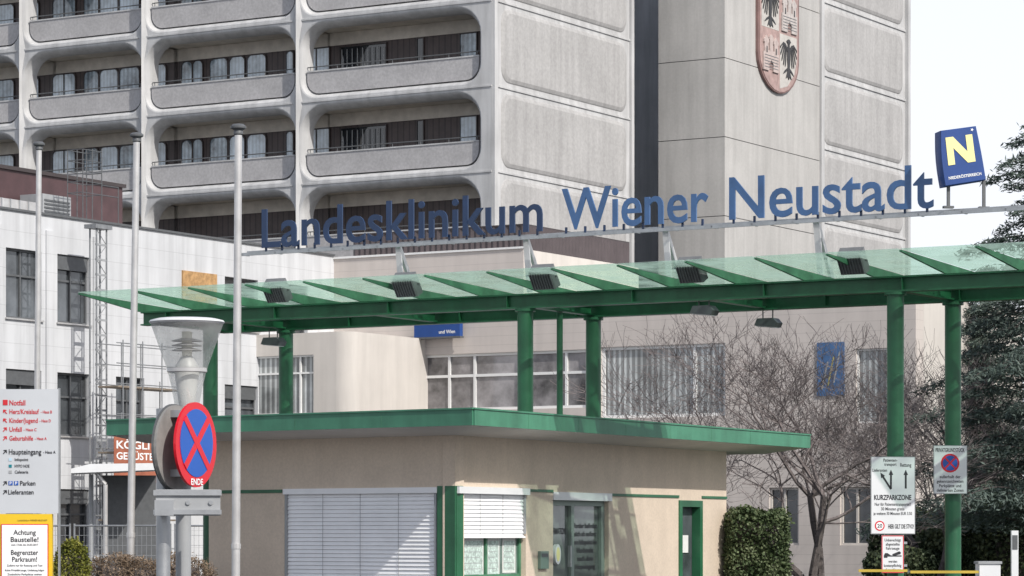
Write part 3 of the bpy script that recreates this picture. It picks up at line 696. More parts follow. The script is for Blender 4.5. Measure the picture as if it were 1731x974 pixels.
# floodlights
for (u,v) in ((470,491),(689,481),(921,468),(1170,456),(1443,441)):
    b=1.0; a=CF.au(u,b); z=CF.zv(v,a,b)
    fl=thing('floodlight','grey finned floodlight on a bracket above the canopy','floodlight',CF.P(a,6.2,b),group='floodlights along the canopy edge')
    pf=Fr(CF.P(a,0,b)[:2],-CF.b)
    t=math.radians(35)
    def rot(x,y): return (x*math.cos(t)-y*math.sin(t), z+x*math.sin(t)+y*math.cos(t))
    body=[rot(-.13,-.19),rot(.07,-.22),(rot(.07,.22)),rot(-.13,.17)]
    M_fl=mat('floodlight_grey',(.15,.155,.16),.5,var=.15,scale=8)
    q=MB().prism(pf,body,-.22,.22,M_fl)
    for j in range(9):
        s=-.21+.42*j/8
        q.prism(pf,[rot(-.16,-.17),rot(-.129,-.18),rot(-.129,.16),rot(-.16,.14)],s-.006,s+.006,M_fl)
    q.obj('lamp_housing',fl)
    MB().prism(pf,[rot(.071,-.21),rot(.085,-.21),rot(.085,.21),rot(.071,.21)],-.21,.21,M_midglass).obj('lens',fl)
    q=MB(); zr=zg(b)+.02
    for s in (-.24,.24): q.cyl(pf.P(0,zr,s*.6),pf.P(0,z,s),.015,.015,M_dgrey,6)
    q.cyl(pf.P(.0,z,-.24),pf.P(.0,z,.24),.012,.012,M_dgrey,6)
    q.cyl(pf.P(0.15,z-.05,-.26),pf.P(.3,zr-.02,-.4),.012,.012,M_steel,6)
    q.box(pf,-.1,.1,-.16,.16,zr,zr+.016,M_dgrey)
    q.obj('bracket',fl)
for (u,v,b) in ((1190,524,.0),(1298,545,-2.55),(462,577,-2.0)):
    a=CF.au(u,b); z=CF.zv(v,a,b)
    fl=thing('canopy_lamp','small grey lamp hanging below the green beam','lamp',CF.P(a,z,b),group='lamps hanging under the canopy')
    pf=Fr(CF.P(a,0,b)[:2],A1)
    q=MB().prism(pf,[(-.22,z-.06),(.2,z-.1),(.24,z-.02),(.16,z+.07),(-.16,z+.07)],-.13,.13,M_dgrey); q.obj('lamp_housing',fl)
    MB().prism(pf,[(-.19,z-.075),(.19,z-.112),(.19,z-.1),(-.19,z-.062)],-.1,.1,M_signwhite).obj('lens',fl)
    q=MB()
    for s in (-.1,.1): q.cyl(pf.P(s,z+.06,0),pf.P(s,ZB0,0),.012,.012,M_dgrey,6)
    q.obj('bracket',fl)
# ------------------------------------------------------------ LETTER SIGN
SG=Fr((.25,55.5),A1)
sg=thing('hospital_name_sign','blue free standing letters on a steel rail above the canopy','sign',(.25,55.5,6.1))
zbar=7.18; A0=SG.au(420); A9=11.5
q=MB().box(SG,A0,A9,-.05,.05,zbar-.06,zbar,M_steel).box(SG,A0,A9,.2,.24,zbar-.11,zbar-.05,M_steel)
x=A0
while x<A9: q.box(SG,x,x+.03,-.0,.24,zbar-.1,zbar-.06,M_steel); x+=.8
q.obj('rail',sg)
for i,u in enumerate((674,890,1126,1381)):
    a=SG.au(u)
    q=MB().prism(SG,[(a-.07,zbar-.06),(a+.05,zbar-.06),(a+.13,6.1),(a+.02,6.1)],-.02,.02,M_alu)
    fr=Fr(SG.P(a,0,0)[:2],-SG.b); q.prism(fr,[(-.05,zbar-.061),(.05,zbar-.061),(.75,6.05),(.62,6.05)],-.03,.03,M_alu)
    q.obj('support_post',sg)
for t,u0,u1,m in (('Landesklinikum',443,917,M_blue),('Wiener',950,1197,M_blue_sheen),('Neustadt',1233,1578,M_blue_sheen)):
    a0,a1=SG.au(u0,.1),SG.au(u1,.1)
    MB().text(SG,t,a0,zbar+.05,.1,.74,m,width=a1-a0,bold=.010,ext=.035,res=4).obj('lettering',sg)
    n=int((a1-a0)/.36)
    q=MB()
    for j in range(n): 
        x=a0+.06+(a1-a0-.2)*j/(n-1); q.box(SG,x-.02,x+.02,.03,.06,zbar-.07,zbar+.09,M_blue)
    q.obj('letter_foot',sg)
# state emblem
NB=Fr(SG.P(SG.au(1632),0,0)[:2],(1,.16))
ne=thing('state_emblem_panel','blue box panel with yellow letter on two thin legs','sign',NB.P(0,zbar))
def sp_(u,v): a=NB.au(u,.15); return (a,NB.zv(v,a,.15))
c4=[sp_(1598,315),sp_(1667,304),sp_(1650,213),sp_(1590,221)]
def edge(p,q_,bul,n=6):
    dx,dz=q_[0]-p[0],q_[1]-p[1]; return [(p[0]+dx*i/n+dz*bul*math.sin(math.pi*i/n),p[1]+dz*i/n-dx*bul*math.sin(math.pi*i/n)) for i in range(n)]
out=edge(c4[0],c4[1],.0)+edge(c4[1],c4[2],.01)+edge(c4[2],c4[3],.0)+edge(c4[3],c4[0],.03)
cx=sum(p[0] for p in out)/len(out); cz=sum(p[1] for p in out)/len(out)
ins=[((x-cx)*.975+cx,(z-cz)*.975+cz) for x,z in out]
MB().loft(NB,[(ins,-.20),(out,-.18),(out,.135),(ins,.15)],M_nblue,cap=True).loft(NB,[(ins,-.20),([(cx,cz)]*len(out),-.21)],M_nblue).obj('panel',ne,smooth=True)
def bil(s,t,q4): 
    return tuple((q4[0][i]*(1-s)+q4[1][i]*s)*(1-t)+(q4[3][i]*(1-s)+q4[2][i]*s)*t for i in range(2))
nq=[sp_(1603,280),sp_(1649,273),sp_(1643,227),sp_(1598,233)]
npoly=[(0,0),(.25,0),(.25,.60),(.72,0),(1,0),(1,1),(.75,1),(.75,.40),(.28,1),(0,1)]
MB().prism(NB,[bil(x,y,nq) for x,y in npoly],.151,.158,M_nyellow).obj('emblem_letter',ne)
vs,fs=tmesh('NIEDERÖSTERREICH',.02); xs=[v[0] for v in vs]; ys=[v[1] for v in vs]
x0,x1,y0,y1=min(xs),max(xs),min(ys),max(ys)
nq=[sp_(1604,304),sp_(1659,296),sp_(1658,290),sp_(1603,298)]
q=MB(); q.add([NB.P(*bil((v[0]-x0)/(x1-x0),(v[1]-y0)/(y1-y0),nq),.156) for v in vs],fs,M_textwhite)
p=sp_(1643,219.5); q.prism(NB,[(p[0]+ (.03 if i%2==0 else .013)*math.cos(i*math.pi/5),p[1]+(.03 if i%2==0 else .013)*math.sin(i*math.pi/5)) for i in range(10)],.152,.156,M_textwhite)
q.obj('lettering',ne)
for u,vt in ((1603,312),(1663,303)):
    a=NB.au(u); MB().box(NB,a-.025,a+.025,-.02,.03,zbar,NB.zv(vt,a)+.05,M_dgrey).box(NB,a-.09,a+.09,-.05,.05,zbar+.001,zbar+.04,M_dgrey).obj('leg',ne)

# ------------------------------------------------------------ FLAGPOLES
for (u,ut,vt,Y,r) in ((58,66,243,60,.058),(217,231,228,54,.062),(396,403,214,46,.060)):
    base=Vector(at(u+2,0,Y)); base.z=0; top=Vector(at(ut,vt,Y))
    f=thing('flagpole','bare silver aluminium flagpole with mushroom shaped cap','flagpole',base,group='row of bare flagpoles')
    q=MB().cyl(base,top-Vector((0,0,.1)),r*1.15,r*.95,M_alu,16).obj('pole',f,smooth=True)
    q=MB().lathe((top.x,top.y),[(r*.9,top.z-.14),(r*1.25,top.z-.12),(r*1.25,top.z-.08),(r*1.1,top.z-.06),(r*2.0,top.z-.03),(r*2.05,top.z),(r*1.4,top.z+.035),(.001,top.z+.05)],M_dgrey,16).obj('cap',f,smooth=True)
    q=MB().cyl(base+(top-base)*.17,base+(top-base)*.18,r*1.3,r*1.3,M_alu,12).obj('clamp',f)

# ------------------------------------------------------------ STREET LAMP + NO STOPPING SIGN
YL=22.0
lx,_,lz=at(316,542,YL)
la=thing('street_lamp','inverted cone street lamp with clear glass on grey post','street lamp',(lx,YL,0))
def zL(v): return CZ+(HZ-v)/F*YL
k=YL/F
MB().lathe((lx,YL),[(.0,zL(538)),(50*k,zL(539)),(62*k,zL(542)),(64*k,zL(545)),(61*k,zL(548))],M_signwhite,40).obj('lid',la,smooth=True)
MB().lathe((lx,YL),[(61*k,zL(548)),(33*k,zL(626)),(26*k,zL(655)),(20*k,zL(690)),(0,zL(692))],M_lglass,40).obj('glass_cone',la,smooth=True)
MB().lathe((lx,YL),[(33.6*k,zL(624)),(34*k,zL(622)),(34*k,zL(629)),(32.6*k,zL(630))],M_alu,40).obj('cone_ring',la,smooth=True)
MB().lathe((lx,YL),[(0,zL(602)),(10*k,zL(603)),(22*k,zL(622)),(13*k,zL(690))],mat('reflector_white',(.62,.62,.60),.4),32).obj('reflector',la,smooth=True)
q=MB()
for j in range(3): q.lathe((lx,YL),[(10*k,zL(572+j*8)),(26*k,zL(576+j*8)),(26*k,zL(577+j*8)),(10*k,zL(574+j*8))],M_alu,24)
q.lathe((lx,YL),[(0,zL(560)),(9*k,zL(561)),(9*k,zL(602))],mat('lamp_bulb',(.85,.83,.72),.3),20)
q.obj('lamp_insert',la,smooth=True)
MB().cyl((lx-6*k,YL,0),(lx-6*k,YL,zL(692)),13*k,13*k,M_grey,20).obj('post',la,smooth=True)
nb=Vector((.925,-.38)).normalized(); aa=Vector((-nb.y,nb.x))
Ys=21.6; k=Ys/F
def zS(v): return CZ+(HZ-v)/F*Ys
cx_,_,cz_=at(332,752,Ys)
SF=Fr((cx_,Ys),aa)
ns=thing('no_stopping_sign','round red and blue no stopping sign on a steel post','traffic sign',(at(276,0,Ys+.1)[0],Ys+.1,0))
def disc(fr,r,cz,b0,b1,m,q,n=40,ca=0): q.prism(fr,[(ca+r*math.cos(2*math.pi*i/n),cz+r*math.sin(2*math.pi*i/n)) for i in range(n)],b0,b1,m)
R=72*k
q=MB(); disc(SF,R,cz_,-.02,0,M_red,q); 
q.obj('red_disc',ns)
q=MB(); disc(SF,R*.80,cz_+R*.04,.0,.004,M_signblue,q); q.obj('blue_field',ns)
q=MB()
for s in (1,-1):
    L=R*.80;w=R*.085
    d=Vector((math.cos(math.pi/4),s*math.sin(math.pi/4))); n_=Vector((-d.y,d.x))
    pts=[d*L+n_*w,d*-L+n_*w,d*-L-n_*w,d*L-n_*w]; q.prism(SF,[(p.x,p.y+cz_+R*.04) for p in pts],.002,.007 if s==1 else .0078,M_red)
q.obj('red_cross',ns)
q=MB().text(SF,'ENDE',0,cz_-R*.94,.006,R*.14,M_textwhite,width=R*.58,bold=.02,align='c').obj('lettering',ns)
q=MB(); RD=Fr(SF.P(0,0,-.15)[:2],aa)
disc(RD,R,cz_-.02,-.02,0,M_dgrey2,q,ca=-.02)
disc(RD,R*1.03,cz_-.02,-.035,-.021,M_dgrey,q,ca=-.02)
q.obj('rear_disc',ns)
px,_,_=at(276,0,Ys+.1)
MB().cyl((px,Ys+.1,0),(px,Ys+.1,zS(690)),12*k,12*k,M_steel,20).obj('post',ns,smooth=True)
PF=Fr((at(318,0,Ys-.12)[0],Ys-.12),(1,.1))
q=MB().box(PF,-54*k,54*k,-.02,.0,zS(872),zS(828),M_grey).box(PF,-58*k,56*k,.001,.02,zS(838),zS(829),M_steel).box(PF,-58*k,56*k,.001,.02,zS(870),zS(862),M_steel)
for a in (-40*k,0,38*k): q.cyl(PF.P(a,zS(850),.001),PF.P(a,zS(850),.012),4*k,4*k,M_steel,8)
q.obj('bracket_plate',ns)
q=MB()
for v in (700,800,): q.box(SF,-.12,.05,-.17,-.02,zS(v+6),zS(v-6),M_steel)
q.box(PF,-56*k,-24*k,-.16,.03,zS(872),zS(846),M_steel)
q.obj('clamp',ns)

# ------------------------------------------------------------ INFO SIGN
IF=Fr((at(0,0,30)[0],30),(1,0)); 
def ia(u): return IF.au(u)
def iz(v): return IF.zv(v)
inf=thing('wayfinding_sign','tall white hospital wayfinding board with red and dark lettering','sign',IF.P(0,0))
MB().box(IF,ia(-75),ia(98),-.08,0,iz(868),iz(658),mat('board_pale_grey',(.52,.54,.565),.4,var=.05)).obj('board',inf)
MB().box(IF,ia(-75),ia(88),-.08,-.002,.2,iz(869),M_yellow).obj('yellow_board',inf)
MB().box(IF,ia(-77),ia(-74),-.1,.01,0,iz(650),M_steel).box(IF,ia(97.5),ia(100),-.1,-.03,0,iz(656),M_steel).obj('frame',inf)
q=MB(); q2=MB()
for v,t,u0,u1,c,h in ((681,'Notfall',16,43,0,9),(696,'Herz/Kreislauf',16,66,0,8),(696.5,'- Haus B',69,88,0,5),(711,'Kinder/Jugend',16,64,0,8),(711.5,'- Haus D',67,86,0,5),(726,'Unfall',16,37,0,8),(726.5,'- Haus C',40,62,0,5),(741,'Geburtshilfe',16,56,0,8),(741.5,'- Haus A',59,79,0,5),
    (764,'Haupteingang',15,70,1,9),(764.5,'- Haus A',73,94,1,5),(777,'Infopoint',25,48,1,5),(788,'HYPO NOE',25,50,1,5),(798,'Cafeteria',25,48,1,5),(817,'Parken',34,60,1,8),(832,'Lieferanten',14,57,1,8)):
    Q=q if c==0 else q2; m=M_textred if c==0 else M_textdark
    hh=h*.006*.95
    Q.text(IF,t,ia(u0),iz(v)-hh/2,.004,hh,m,width=(u1-u0)*.006,bold=.015)
def arrow(Q,u,v,ang,m,s=.028):
    c,sn=math.cos(ang),math.sin(ang); pts=[(-1,-.18),(.2,-.18),(-.1,-.75),(.25,-.75),(1,0),(.25,.75),(-.1,.75),(.2,.18),(-1,.18)]
    Q.prism(IF,[(ia(u)+s*(x*c-y*sn),iz(v)+s*(x*sn+y*c)) for x,y in pts],.002,.004,m)
for v in (696,711): arrow(q,8.5,v,math.radians(130),M_textred)
for v in (726,741): arrow(q,8.5,v,math.radians(50),M_textred)
for v in (764,817,832): arrow(q2,8.5,v,math.radians(50),M_textdark)
q.box(IF,ia(5),ia(13),.002,.005,iz(685),iz(676),M_textred)
q.obj('red_lettering',inf); 
q2.box(IF,ia(14.5),ia(21.5),.002,.005,iz(820.5),iz(813.5),M_signblue).box(IF,ia(24),ia(31),.002,.005,iz(820.5),iz(813.5),M_signblue)
q2.text(IF,'P',ia(16.5),iz(819.5),.008,.03,M_textwhite).text(IF,'P',ia(26),iz(819.5),.008,.03,M_textwhite)
q2.box(IF,ia(15),ia(20),.002,.005,iz(790.5),iz(785.5),mat('teal',(.0,.2,.25),.5)).box(IF,ia(15),ia(20),.002,.005,iz(779.5),iz(774.5),mat('pale_blue',(.45,.6,.7),.5)).box(IF,ia(15),ia(20),.002,.005,iz(800.5),iz(795.5),M_grey)
q2.obj('dark_lettering',inf)
pn=thing('construction_notice','white construction notice with red border on the yellow board','notice',IF.P(ia(40),iz(960),0))
MB().box(IF,ia(2),ia(82),.003,.008,iz(985),iz(886),M_red).box(IF,ia(3.5),ia(80.5),.0085,.011,iz(984),iz(887.5),M_textwhite).obj('sheet',pn)
q=MB(); cc=ia(42)
for v,t,w,h,m in ((900,'Achtung',38,8,M_textdark),(912,'Baustelle!',47,8,M_textdark),(921,'vom 13.06. bis 24.02.2017',46,3,M_textdark),(934,'Begrenzter',46,8,M_textdark),(945.5,'Parkraum!',42,8,M_textdark),(956,'Zufahrt nur für Rettung und Taxi',60,3,M_textdark),(964,'Keine Privatfahrzeuge, Umleitung folgen',66,3,M_textdark),(971,'Zusätzliche Parkplätze stehen',58,3,M_textdark)):
    q.text(IF,t,cc,iz(v)-h*.003,.014,h*.006,m,width=w*.006,align='c',bold=.012)
q.obj('lettering',pn)
MB().text(IF,'Landesklinikum WIENER NEUSTADT',ia(30),iz(881),.003,.016,M_textdark,width=50*.006,bold=.0).obj('small_lettering',inf)

# ------------------------------------------------------------ SIGNS ON THE CANOPY COLUMNS
def colsign(u0,u1,v0,v1,name,label,bcol):
    base=CF.P(7.3,0,bcol)
    fr=Fr((base[0],base[1]-.27),(1,.10)); a0,a1=fr.au(u0),fr.au(u1); z0,z1=fr.zv(v1,a0),fr.zv(v0,a0)
    t=thing(name,label,'sign',fr.P((a0+a1)/2,z0))
    MB().box(fr,a0,a1,-.015,0,z0,z1,M_grey).box(fr,a0+.012,a1-.012,.0005,.004,z0+.012,z1-.012,M_signwhite).obj('panel',t)
    for zz in (z0+.2*(z1-z0),z1-.2*(z1-z0)): MB().box(fr,-.17,.17,-.13,-.016,zz-.02,zz+.02,M_steel).obj('clamp',t)
    return t,fr
t,fr=colsign(1472,1547,772,903,'short_stay_parking_sign','white parking rules sign with black arrows on a green column',0)
k=fr.P(0,0)[1]/F
def tx(q,s,u,v,h,w,m=M_textdark,bold=.012,al='c'): q.text(fr,s,fr.au(u),fr.zv(v+h/2,0),.007,h*k,m,width=w*k,align=al,bold=bold)
q=MB()
tx(q,'Patienten-',1505,778,5,24);tx(q,'transport',1505,785,5,21);tx(q,'Rettung',1531,786,6,19);tx(q,'Lieferanten',1487,795,5,25)
tx(q,'KURZPARKZONE',1509,841,8,64,bold=.03)
for i,s in enumerate(('Nur für Patiententransporte!!','30 Minuten gratis','je weitere 30 Minuten EUR 3.50')): tx(q,s,1509,852.5+7.8*i,5,(62,40,66)[i])
tx(q,'HIER GILT DIE STVO!',1523,890,7,44,bold=.02)
def arr(q,u0,v0,u1,v1,w=3.2,hw=6.5,hl=9):
    p=Vector((fr.au(u0),fr.zv(v0,0)));e=Vector((fr.au(u1),fr.zv(v1,0))); d=(e-p).normalized(); n=Vector((-d.y,d.x)); w*=k/2;hw*=k/1.0*.6;hl*=k
    h=e-d*hl; P=[p-n*w,h-n*w,h-n*hw,e,h+n*hw,h+n*w,p+n*w]; q.prism(fr,[(x.x,x.y) for x in P],.0045,.007,M_textdark)
arr(q,1531,826,1531,794); arr(q,1506,827,1506,794); arr(q,1506,827,1488,799)
q.obj('lettering',t)
q=MB(); ca=fr.au(1487); cz=fr.zv(889,0); r=8.5*k
q.prism(fr,[(ca+r*math.cos(i*math.pi/14),cz+r*math.sin(i*math.pi/14)) for i in range(28)],.0045,.0065,M_red)
q.prism(fr,[(ca+r*.75*math.cos(i*math.pi/14),cz+r*.75*math.sin(i*math.pi/14)) for i in range(28)],.0066,.0085,M_textwhite)
q.text(fr,'20',ca,cz-.03,.0105,.06,M_textdark,align='c',bold=.02); q.obj('speed_limit_disc',t)
t,fr=colsign(1490,1528,905,969,'tow_away_sign','small white tow away sign with red border on a column',0)
k=fr.P(0,0)[1]/F
a0,a1=fr.au(1490),fr.au(1528); z0,z1=fr.zv(969,a0),fr.zv(905,a0)
MB().plate(fr,rect(a0+.005,a1-.005,z0+.005,z1-.005),[rect(a0+.018,a1-.018,z0+.018,z1-.018)],.0045,.006,M_red).obj('red_border',t)
q=MB()
for v,s,w in ((913,'Unberechtigt',28),(920,'abgestellte',24),(927,'Fahrzeuge',23),(949,'werden',15),(956,'kostenpflichtig',30),(963,'abgeschleppt',27)): tx(q,s,1509,v,4.5,w)
q.obj('lettering',t)
q=MB(); u=lambda x:fr.au(x); v_=lambda y:fr.zv(y,0)
q.prism(fr,[(u(1494),v_(943)),(u(1500),v_(943)),(u(1500),v_(941)),(u(1524),v_(941)),(u(1524),v_(939)),(u(1506),v_(939)),(u(1500),v_(935)),(u(1496),v_(935)),(u(1494),v_(939))][::-1],.0045,.007,M_textdark)
q.prism(fr,[(u(1508),v_(937)),(u(1520),v_(932)),(u(1523),v_(934)),(u(1522),v_(937)),(u(1510),v_(940))],.0045,.007,M_textdark)
q.obj('tow_truck_symbol',t)
t,fr=colsign(1578,1635,753,835,'private_property_sign','white private property sign with no stopping symbol on a column',-2.55)
k=fr.P(0,0)[1]/F
q=MB(); tx(q,'PRIVATGRUNDSTÜCK',1606,761,6.5,50,bold=.015)
for i,(s,w) in enumerate((('außerhalb der',36),('gekennzeichneten',46),('Parkplätze und',38),('definierten Zonen',46))): tx(q,s,1606,806+7.6*i,5,w)
q.obj('lettering',t)
q=MB(); ca=fr.au(1606); cz=fr.zv(783,0); r=16*k
def dd(rr,b0,b1,m): q.prism(fr,[(ca+rr*math.cos(i*math.pi/16),cz+rr*math.sin(i*math.pi/16)) for i in range(32)],b0,b1,m)
dd(r,.0045,.006,M_red); dd(r*.8,.0062,.0075,M_signblue)
for s in (1,-1):
    d=Vector((math.cos(math.pi/4),s*math.sin(math.pi/4))); n_=Vector((-d.y,d.x)); w=r*.09; L=r*.82
    q.prism(fr,[(ca+p.x,cz+p.y) for p in (d*L+n_*w,d*-L+n_*w,d*-L-n_*w,d*L-n_*w)],.0072,.009 if s>0 else .0094,M_red)
q.obj('no_stopping_symbol',t)
# ------------------------------------------------------------ BARRIER
BG=Fr((at(1670,0,45)[0],45),(1,.02))
bg=thing('parking_barrier','light grey barrier housing with a plain yellow boom arm','barrier',BG.P(0,0))
M_by=mat('barrier_yellow',(.50,.36,.05),.5,var=.15)
MB().box(BG,-.16,.16,-.18,.18,0,1.12,M_signwhite).box(BG,-.18,.18,-.2,.2,1.121,1.16,M_grey).obj('housing',bg)
MB().box(BG,BG.au(1535),BG.au(1650),.2,.23,.98,1.02,M_by).box(BG,BG.au(1448),BG.au(1530),.2,.23,1.0,1.04,M_by).box(BG,BG.au(1530),BG.au(1535),.21,.225,.99,1.02,M_dgrey).obj('boom_arm',bg)
TPF=Fr((at(1715,0,52)[0],52),(1,0))
tp=thing('ticket_post','slim white ticket post beside the barrier','post',TPF.P(0,0)); MB().box(TPF,-.06,.06,-.05,.05,0,1.63,M_signwhite).obj('post_body',tp); MB().box(TPF,-.045,.045,.051,.06,1.3,1.55,M_dgrey).obj('reader_panel',tp)

# ------------------------------------------------------------ VEGETATION
def bare_tree(base,height,name,label,seed,rmin=.006,prob=.85):
    rd=random.Random(seed); segs=[]; trunk=[]
    def grow(p,d,r,L,lev):
        n=4 if lev<5 else 3
        for i in range(n):
            d2=(d+Vector((rd.gauss(0,.16),rd.gauss(0,.16),rd.gauss(0,.1)+(.06 if lev>1 else .02)))).normalized()
            q=p+d2*(L/n); r2=max(rmin*.8,r*(.90 if lev<2 else .86))
            (trunk if lev<2 else segs).append((p,q,r,r2,7 if lev<2 else (5 if lev<4 else 3)))
            p,d,r=q,d2,r2
            if lev>=1 and lev<6 and i>0 and (lev<3 or rd.random()<prob):
                s=Vector((rd.gauss(0,1),rd.gauss(0,1),rd.gauss(.2,.5))).normalized()
                grow(p,(d*.55+s*.7).normalized(),max(r*.6,rmin),L*rd.uniform(.5,.8),lev+1)
        if lev<6:
            for _ in range(2):
                s=Vector((rd.gauss(0,1),rd.gauss(0,1),rd.gauss(.1,.5))).normalized()
                grow(p,(d*.7+s*.6).normalized(),max(r*.75,rmin),L*rd.uniform(.6,.85),lev+1)
    b=Vector(base)
    t=thing(name,label,'tree',base)
    for ang,lean in ((2.6,.3),(.4,.38),(4.5,.22)):
        grow(b+Vector((.1*math.cos(ang),.1*math.sin(ang),0)),Vector((lean*math.cos(ang),lean*math.sin(ang),1)).normalized(),.12,height*.36,1)
    q=MB()
    for s in trunk: q.cyl(*s[:4],M_bark,s[4],False)
    q.obj('trunk',t,smooth=True)
    q=MB()
    for s in segs: q.cyl(*s[:4],M_twig,s[4],False)
    q.obj('crown',t)
bx,by,_=at(1375,0,70); bare_tree((bx,by,0),6.9,'bare_tree','leafless multi stemmed tree beside the gatehouse',5,prob=.78)
bx,by,_=at(1585,0,84); bare_tree((bx,by,0),7.5,'bare_tree','leafless tree with fine twigs in front of dark conifers',11,prob=.7)

M_cedar=leafmat('cedar_needles',(.035,.052,.044),(.075,.102,.088),(.13,.165,.145),.9)
M_pine=leafmat('dark_conifer_needles',(.028,.042,.036),(.058,.080,.066),(.11,.14,.115),1.1)
def conifer(base,H_,R_,name,label,m,nb=90,seed=1,dens=1.0,z0=.05,expo=.7,lsz=.085):
    rs=np.random.default_rng(seed); t=thing(name,label,'tree',base); b=np.array(base)
    MB().cyl(base,(base[0],base[1],H_*.97),.28,.03,M_bark,10,False).obj('trunk',t)
    q=MB(); P=[]
    for i in range(nb):
        f=(i+.5)/nb; z=H_*(z0+(1-z0)*f); L=R_*(1-f)**expo*rs.uniform(.5,1.25)+.2; az=i*2.399+rs.normal()*.3
        d=np.array([math.cos(az),math.sin(az),0]); rise=rs.uniform(.05,.4)
        n=max(4,int(L*9)); prev=None
        for j in range(n):
            s=(j+.5)/n; c=b+np.array([0,0,z])+d*L*s+np.array([0,0,rise*L*s-.36*L*s*s])
            if prev is not None and j%2==0: q.cyl(prev,c,.03*(1-s)+.008,.03*(1-s)+.006,M_bark,4,False)
            if prev is None or j%2==0: prev=c
            wd=.36*L*(1-s*.75)*(.3+.7*min(1,s*3)); side=np.cross(d,[0,0,1])
            k=int(38*dens)
            off=rs.normal(size=(k,3))*[.10,.10,.06]; lat=rs.uniform(-1,1,k)[:,None]*side*wd
            pts=c+off+lat; pts[:,2]-=np.abs(lat).sum(1)*.28; P.append(pts)
    q.obj('branches',t)
    P=np.concatenate(P)
    dd=(P-b)*[1,1,0]; dd/=np.linalg.norm(dd,axis=1)[:,None]+1e-6; dd[:,2]-=.25
    leafcloud(P,lsz,.22,m,'crown',t,jit=.7,dirs=dd)
bx,by,_=at(1765,0,80); conifer((bx,by,0),13.0,4.3,'cedar_tree','tall blue green cedar with drooping layered boughs',M_cedar,115,3,.8,.12,.68)
bx,by,_=at(1665,0,94); conifer((bx,by,0),10.0,3.6,'conifer_tree','dark green conifer behind the bare twigs',M_pine,95,5,.85,.03)
bx,by,_=at(1830,0,98); conifer((bx,by,0),11.2,3.8,'conifer_tree','broad dark green conifer beside the parking area',M_pine,90,6,.9,.03)
bx,by,_=at(1575,0,99); conifer((bx,by,0),8.0,2.5,'conifer_tree','shorter dark green conifer close to the beige wing',M_pine,80,9,.9,.03)
M_ivy=leafmat('ivy_leaves',(.03,.05,.02),(.075,.105,.045),(.17,.20,.11),2.5)
def bush(c,rx,ry,z0,z1,name,label,m,n,size=.04,power=4,cat='bush',aspect=.7):
    t=thing(name,label,cat,(c[0],c[1],0))
    u=rng.normal(size=(n,3)); u/=(np.abs(u)**power).sum(1)[:,None]**(1/power)
    r=(1-.22*rng.random(n)**1.5)[:,None]
    P=u*r*np.array([rx,ry,(z1-z0)/2])+np.array([c[0],c[1],(z0+z1)/2])
    P+=.05*np.sin(P[:,[1,2,0]]*7+c[0])+rng.normal(size=(n,3))*.03
    core=MB()
    core.lathe(c,[(.01,z0),(min(rx,ry)*.75,z0+.05),(min(rx,ry)*.8,(z0+z1)/2),(min(rx,ry)*.7,z1-.25),(.01,z1-.2)],M_bark,12); core.obj('stems',t)
    leafcloud(P,size,aspect,m,'foliage',t)
bx,by,_=at(1279,0,62); bush((bx,by),.62,.62,0,2.06,'ivy_hedge','dense clipped ivy covered hedge block beside the gatehouse',M_ivy,20000,.035,12,'hedge')
M_yg=leafmat('yellow_green_leaves',(.05,.06,.01),(.13,.14,.02),(.25,.24,.05),3)
bx,by,_=at(124,0,52); bush((bx,by),.32,.32,.3,1.42,'round_shrub','round yellow green evergreen shrub',M_yg,7000,.022,2.3)
M_br=leafmat('brown_twig_leaves',(.08,.055,.035),(.18,.13,.09),(.32,.24,.17),3)
for u,w in ((190,.5),(245,.55),(310,.55)):
    bx,by,_=at(u,0,53); bush((bx,by),w,.4,.1,1.16+.06*math.sin(u),'brown_shrub','low brown leafless shrub beside the flagpoles',M_br,7000,.03,2.3,aspect=.25)
M_hedge=leafmat('hedge_leaves',(.022,.036,.018),(.055,.075,.038),(.12,.14,.07),1.4)
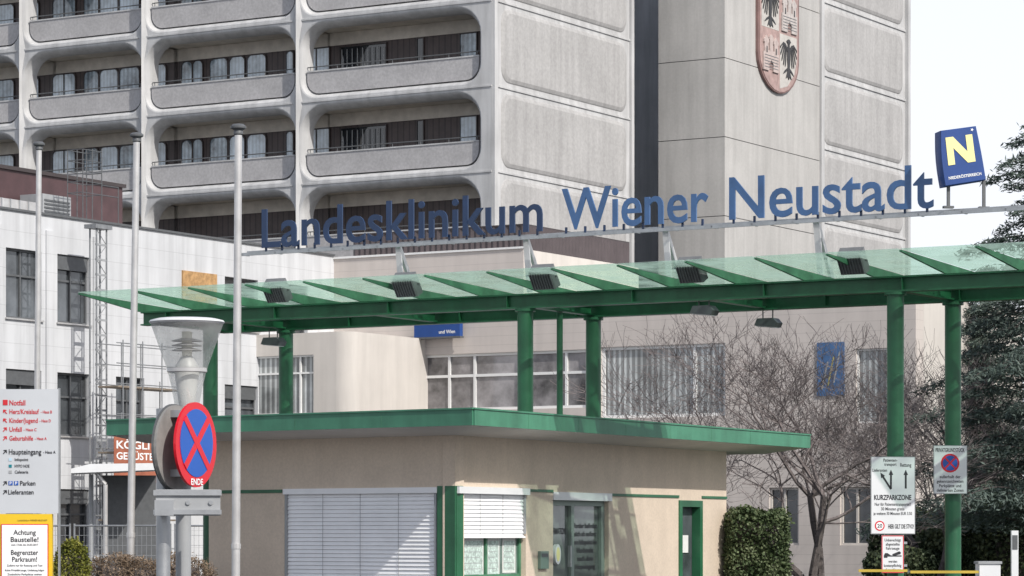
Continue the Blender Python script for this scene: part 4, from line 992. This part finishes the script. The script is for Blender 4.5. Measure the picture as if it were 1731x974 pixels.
for u,Y,w,h in ((1560,88,1.6,2.3),(1640,86,1.6,1.9),(1730,84,1.8,2.6),(1800,86,1.8,2.2),(1520,80,.9,1.2)):
    bx,by,_=at(u,0,Y); bush((bx,by),w,1.0,0,h,'evergreen_bush','dark evergreen bush below the conifers',M_hedge,9000,.06,2.6)

# ------------------------------------------------------------ WORLD / LIGHT / CAMERA
az=(.62,-.785); el=math.radians(40)
w=bpy.data.worlds.new('World'); scene.world=w; w.use_nodes=True
nt=w.node_tree; bg=nt.nodes['Background']; sky=nt.nodes.new('ShaderNodeTexSky'); sky.sky_type='NISHITA'; sky.sun_disc=False
sky.sun_elevation=el; sky.sun_rotation=math.atan2(az[0],az[1]); sky.air_density=1.0; sky.dust_density=2.0; sky.ozone_density=1.0
tc=nt.nodes.new('ShaderNodeTexCoord'); sx=nt.nodes.new('ShaderNodeSeparateXYZ'); nt.links.new(tc.outputs['Generated'],sx.inputs[0])
mr=nt.nodes.new('ShaderNodeMapRange'); mr.interpolation_type='SMOOTHSTEP'; mr.inputs[1].default_value=.12; mr.inputs[2].default_value=.55; mr.inputs[3].default_value=1; mr.inputs[4].default_value=.12
nt.links.new(sx.outputs[2],mr.inputs[0])
mx=nt.nodes.new('ShaderNodeMix'); mx.data_type='RGBA'; mx.inputs[7].default_value=(8.2,8.5,9.1,1)
nt.links.new(mr.outputs[0],mx.inputs[0]); nt.links.new(sky.outputs[0],mx.inputs[6])
nt.links.new(mx.outputs[2],bg.inputs[0]); bg.inputs[1].default_value=.12
sd=bpy.data.lights.new('Sun','SUN'); sd.energy=4.1; sd.angle=math.radians(.5); sd.color=(1,.96,.90)
so=bpy.data.objects.new('Sun',sd); COL.objects.link(so)
v=Vector((az[0]*math.cos(el),az[1]*math.cos(el),math.sin(el))); so.rotation_euler=v.to_track_quat('Z','Y').to_euler()
cd=bpy.data.cameras.new('Camera'); cam=bpy.data.objects.new('Camera',cd); COL.objects.link(cam)
cam.location=(0,0,CZ); cam.rotation_euler=(math.radians(90),0,0); cd.sensor_width=36; cd.lens=F/1731*36; cd.shift_y=(HZ-487)/1731; cd.clip_end=2000; cd.clip_start=.5
scene.camera=cam
scene.view_settings.view_transform='Standard'; scene.view_settings.look='None'; scene.view_settings.exposure=0
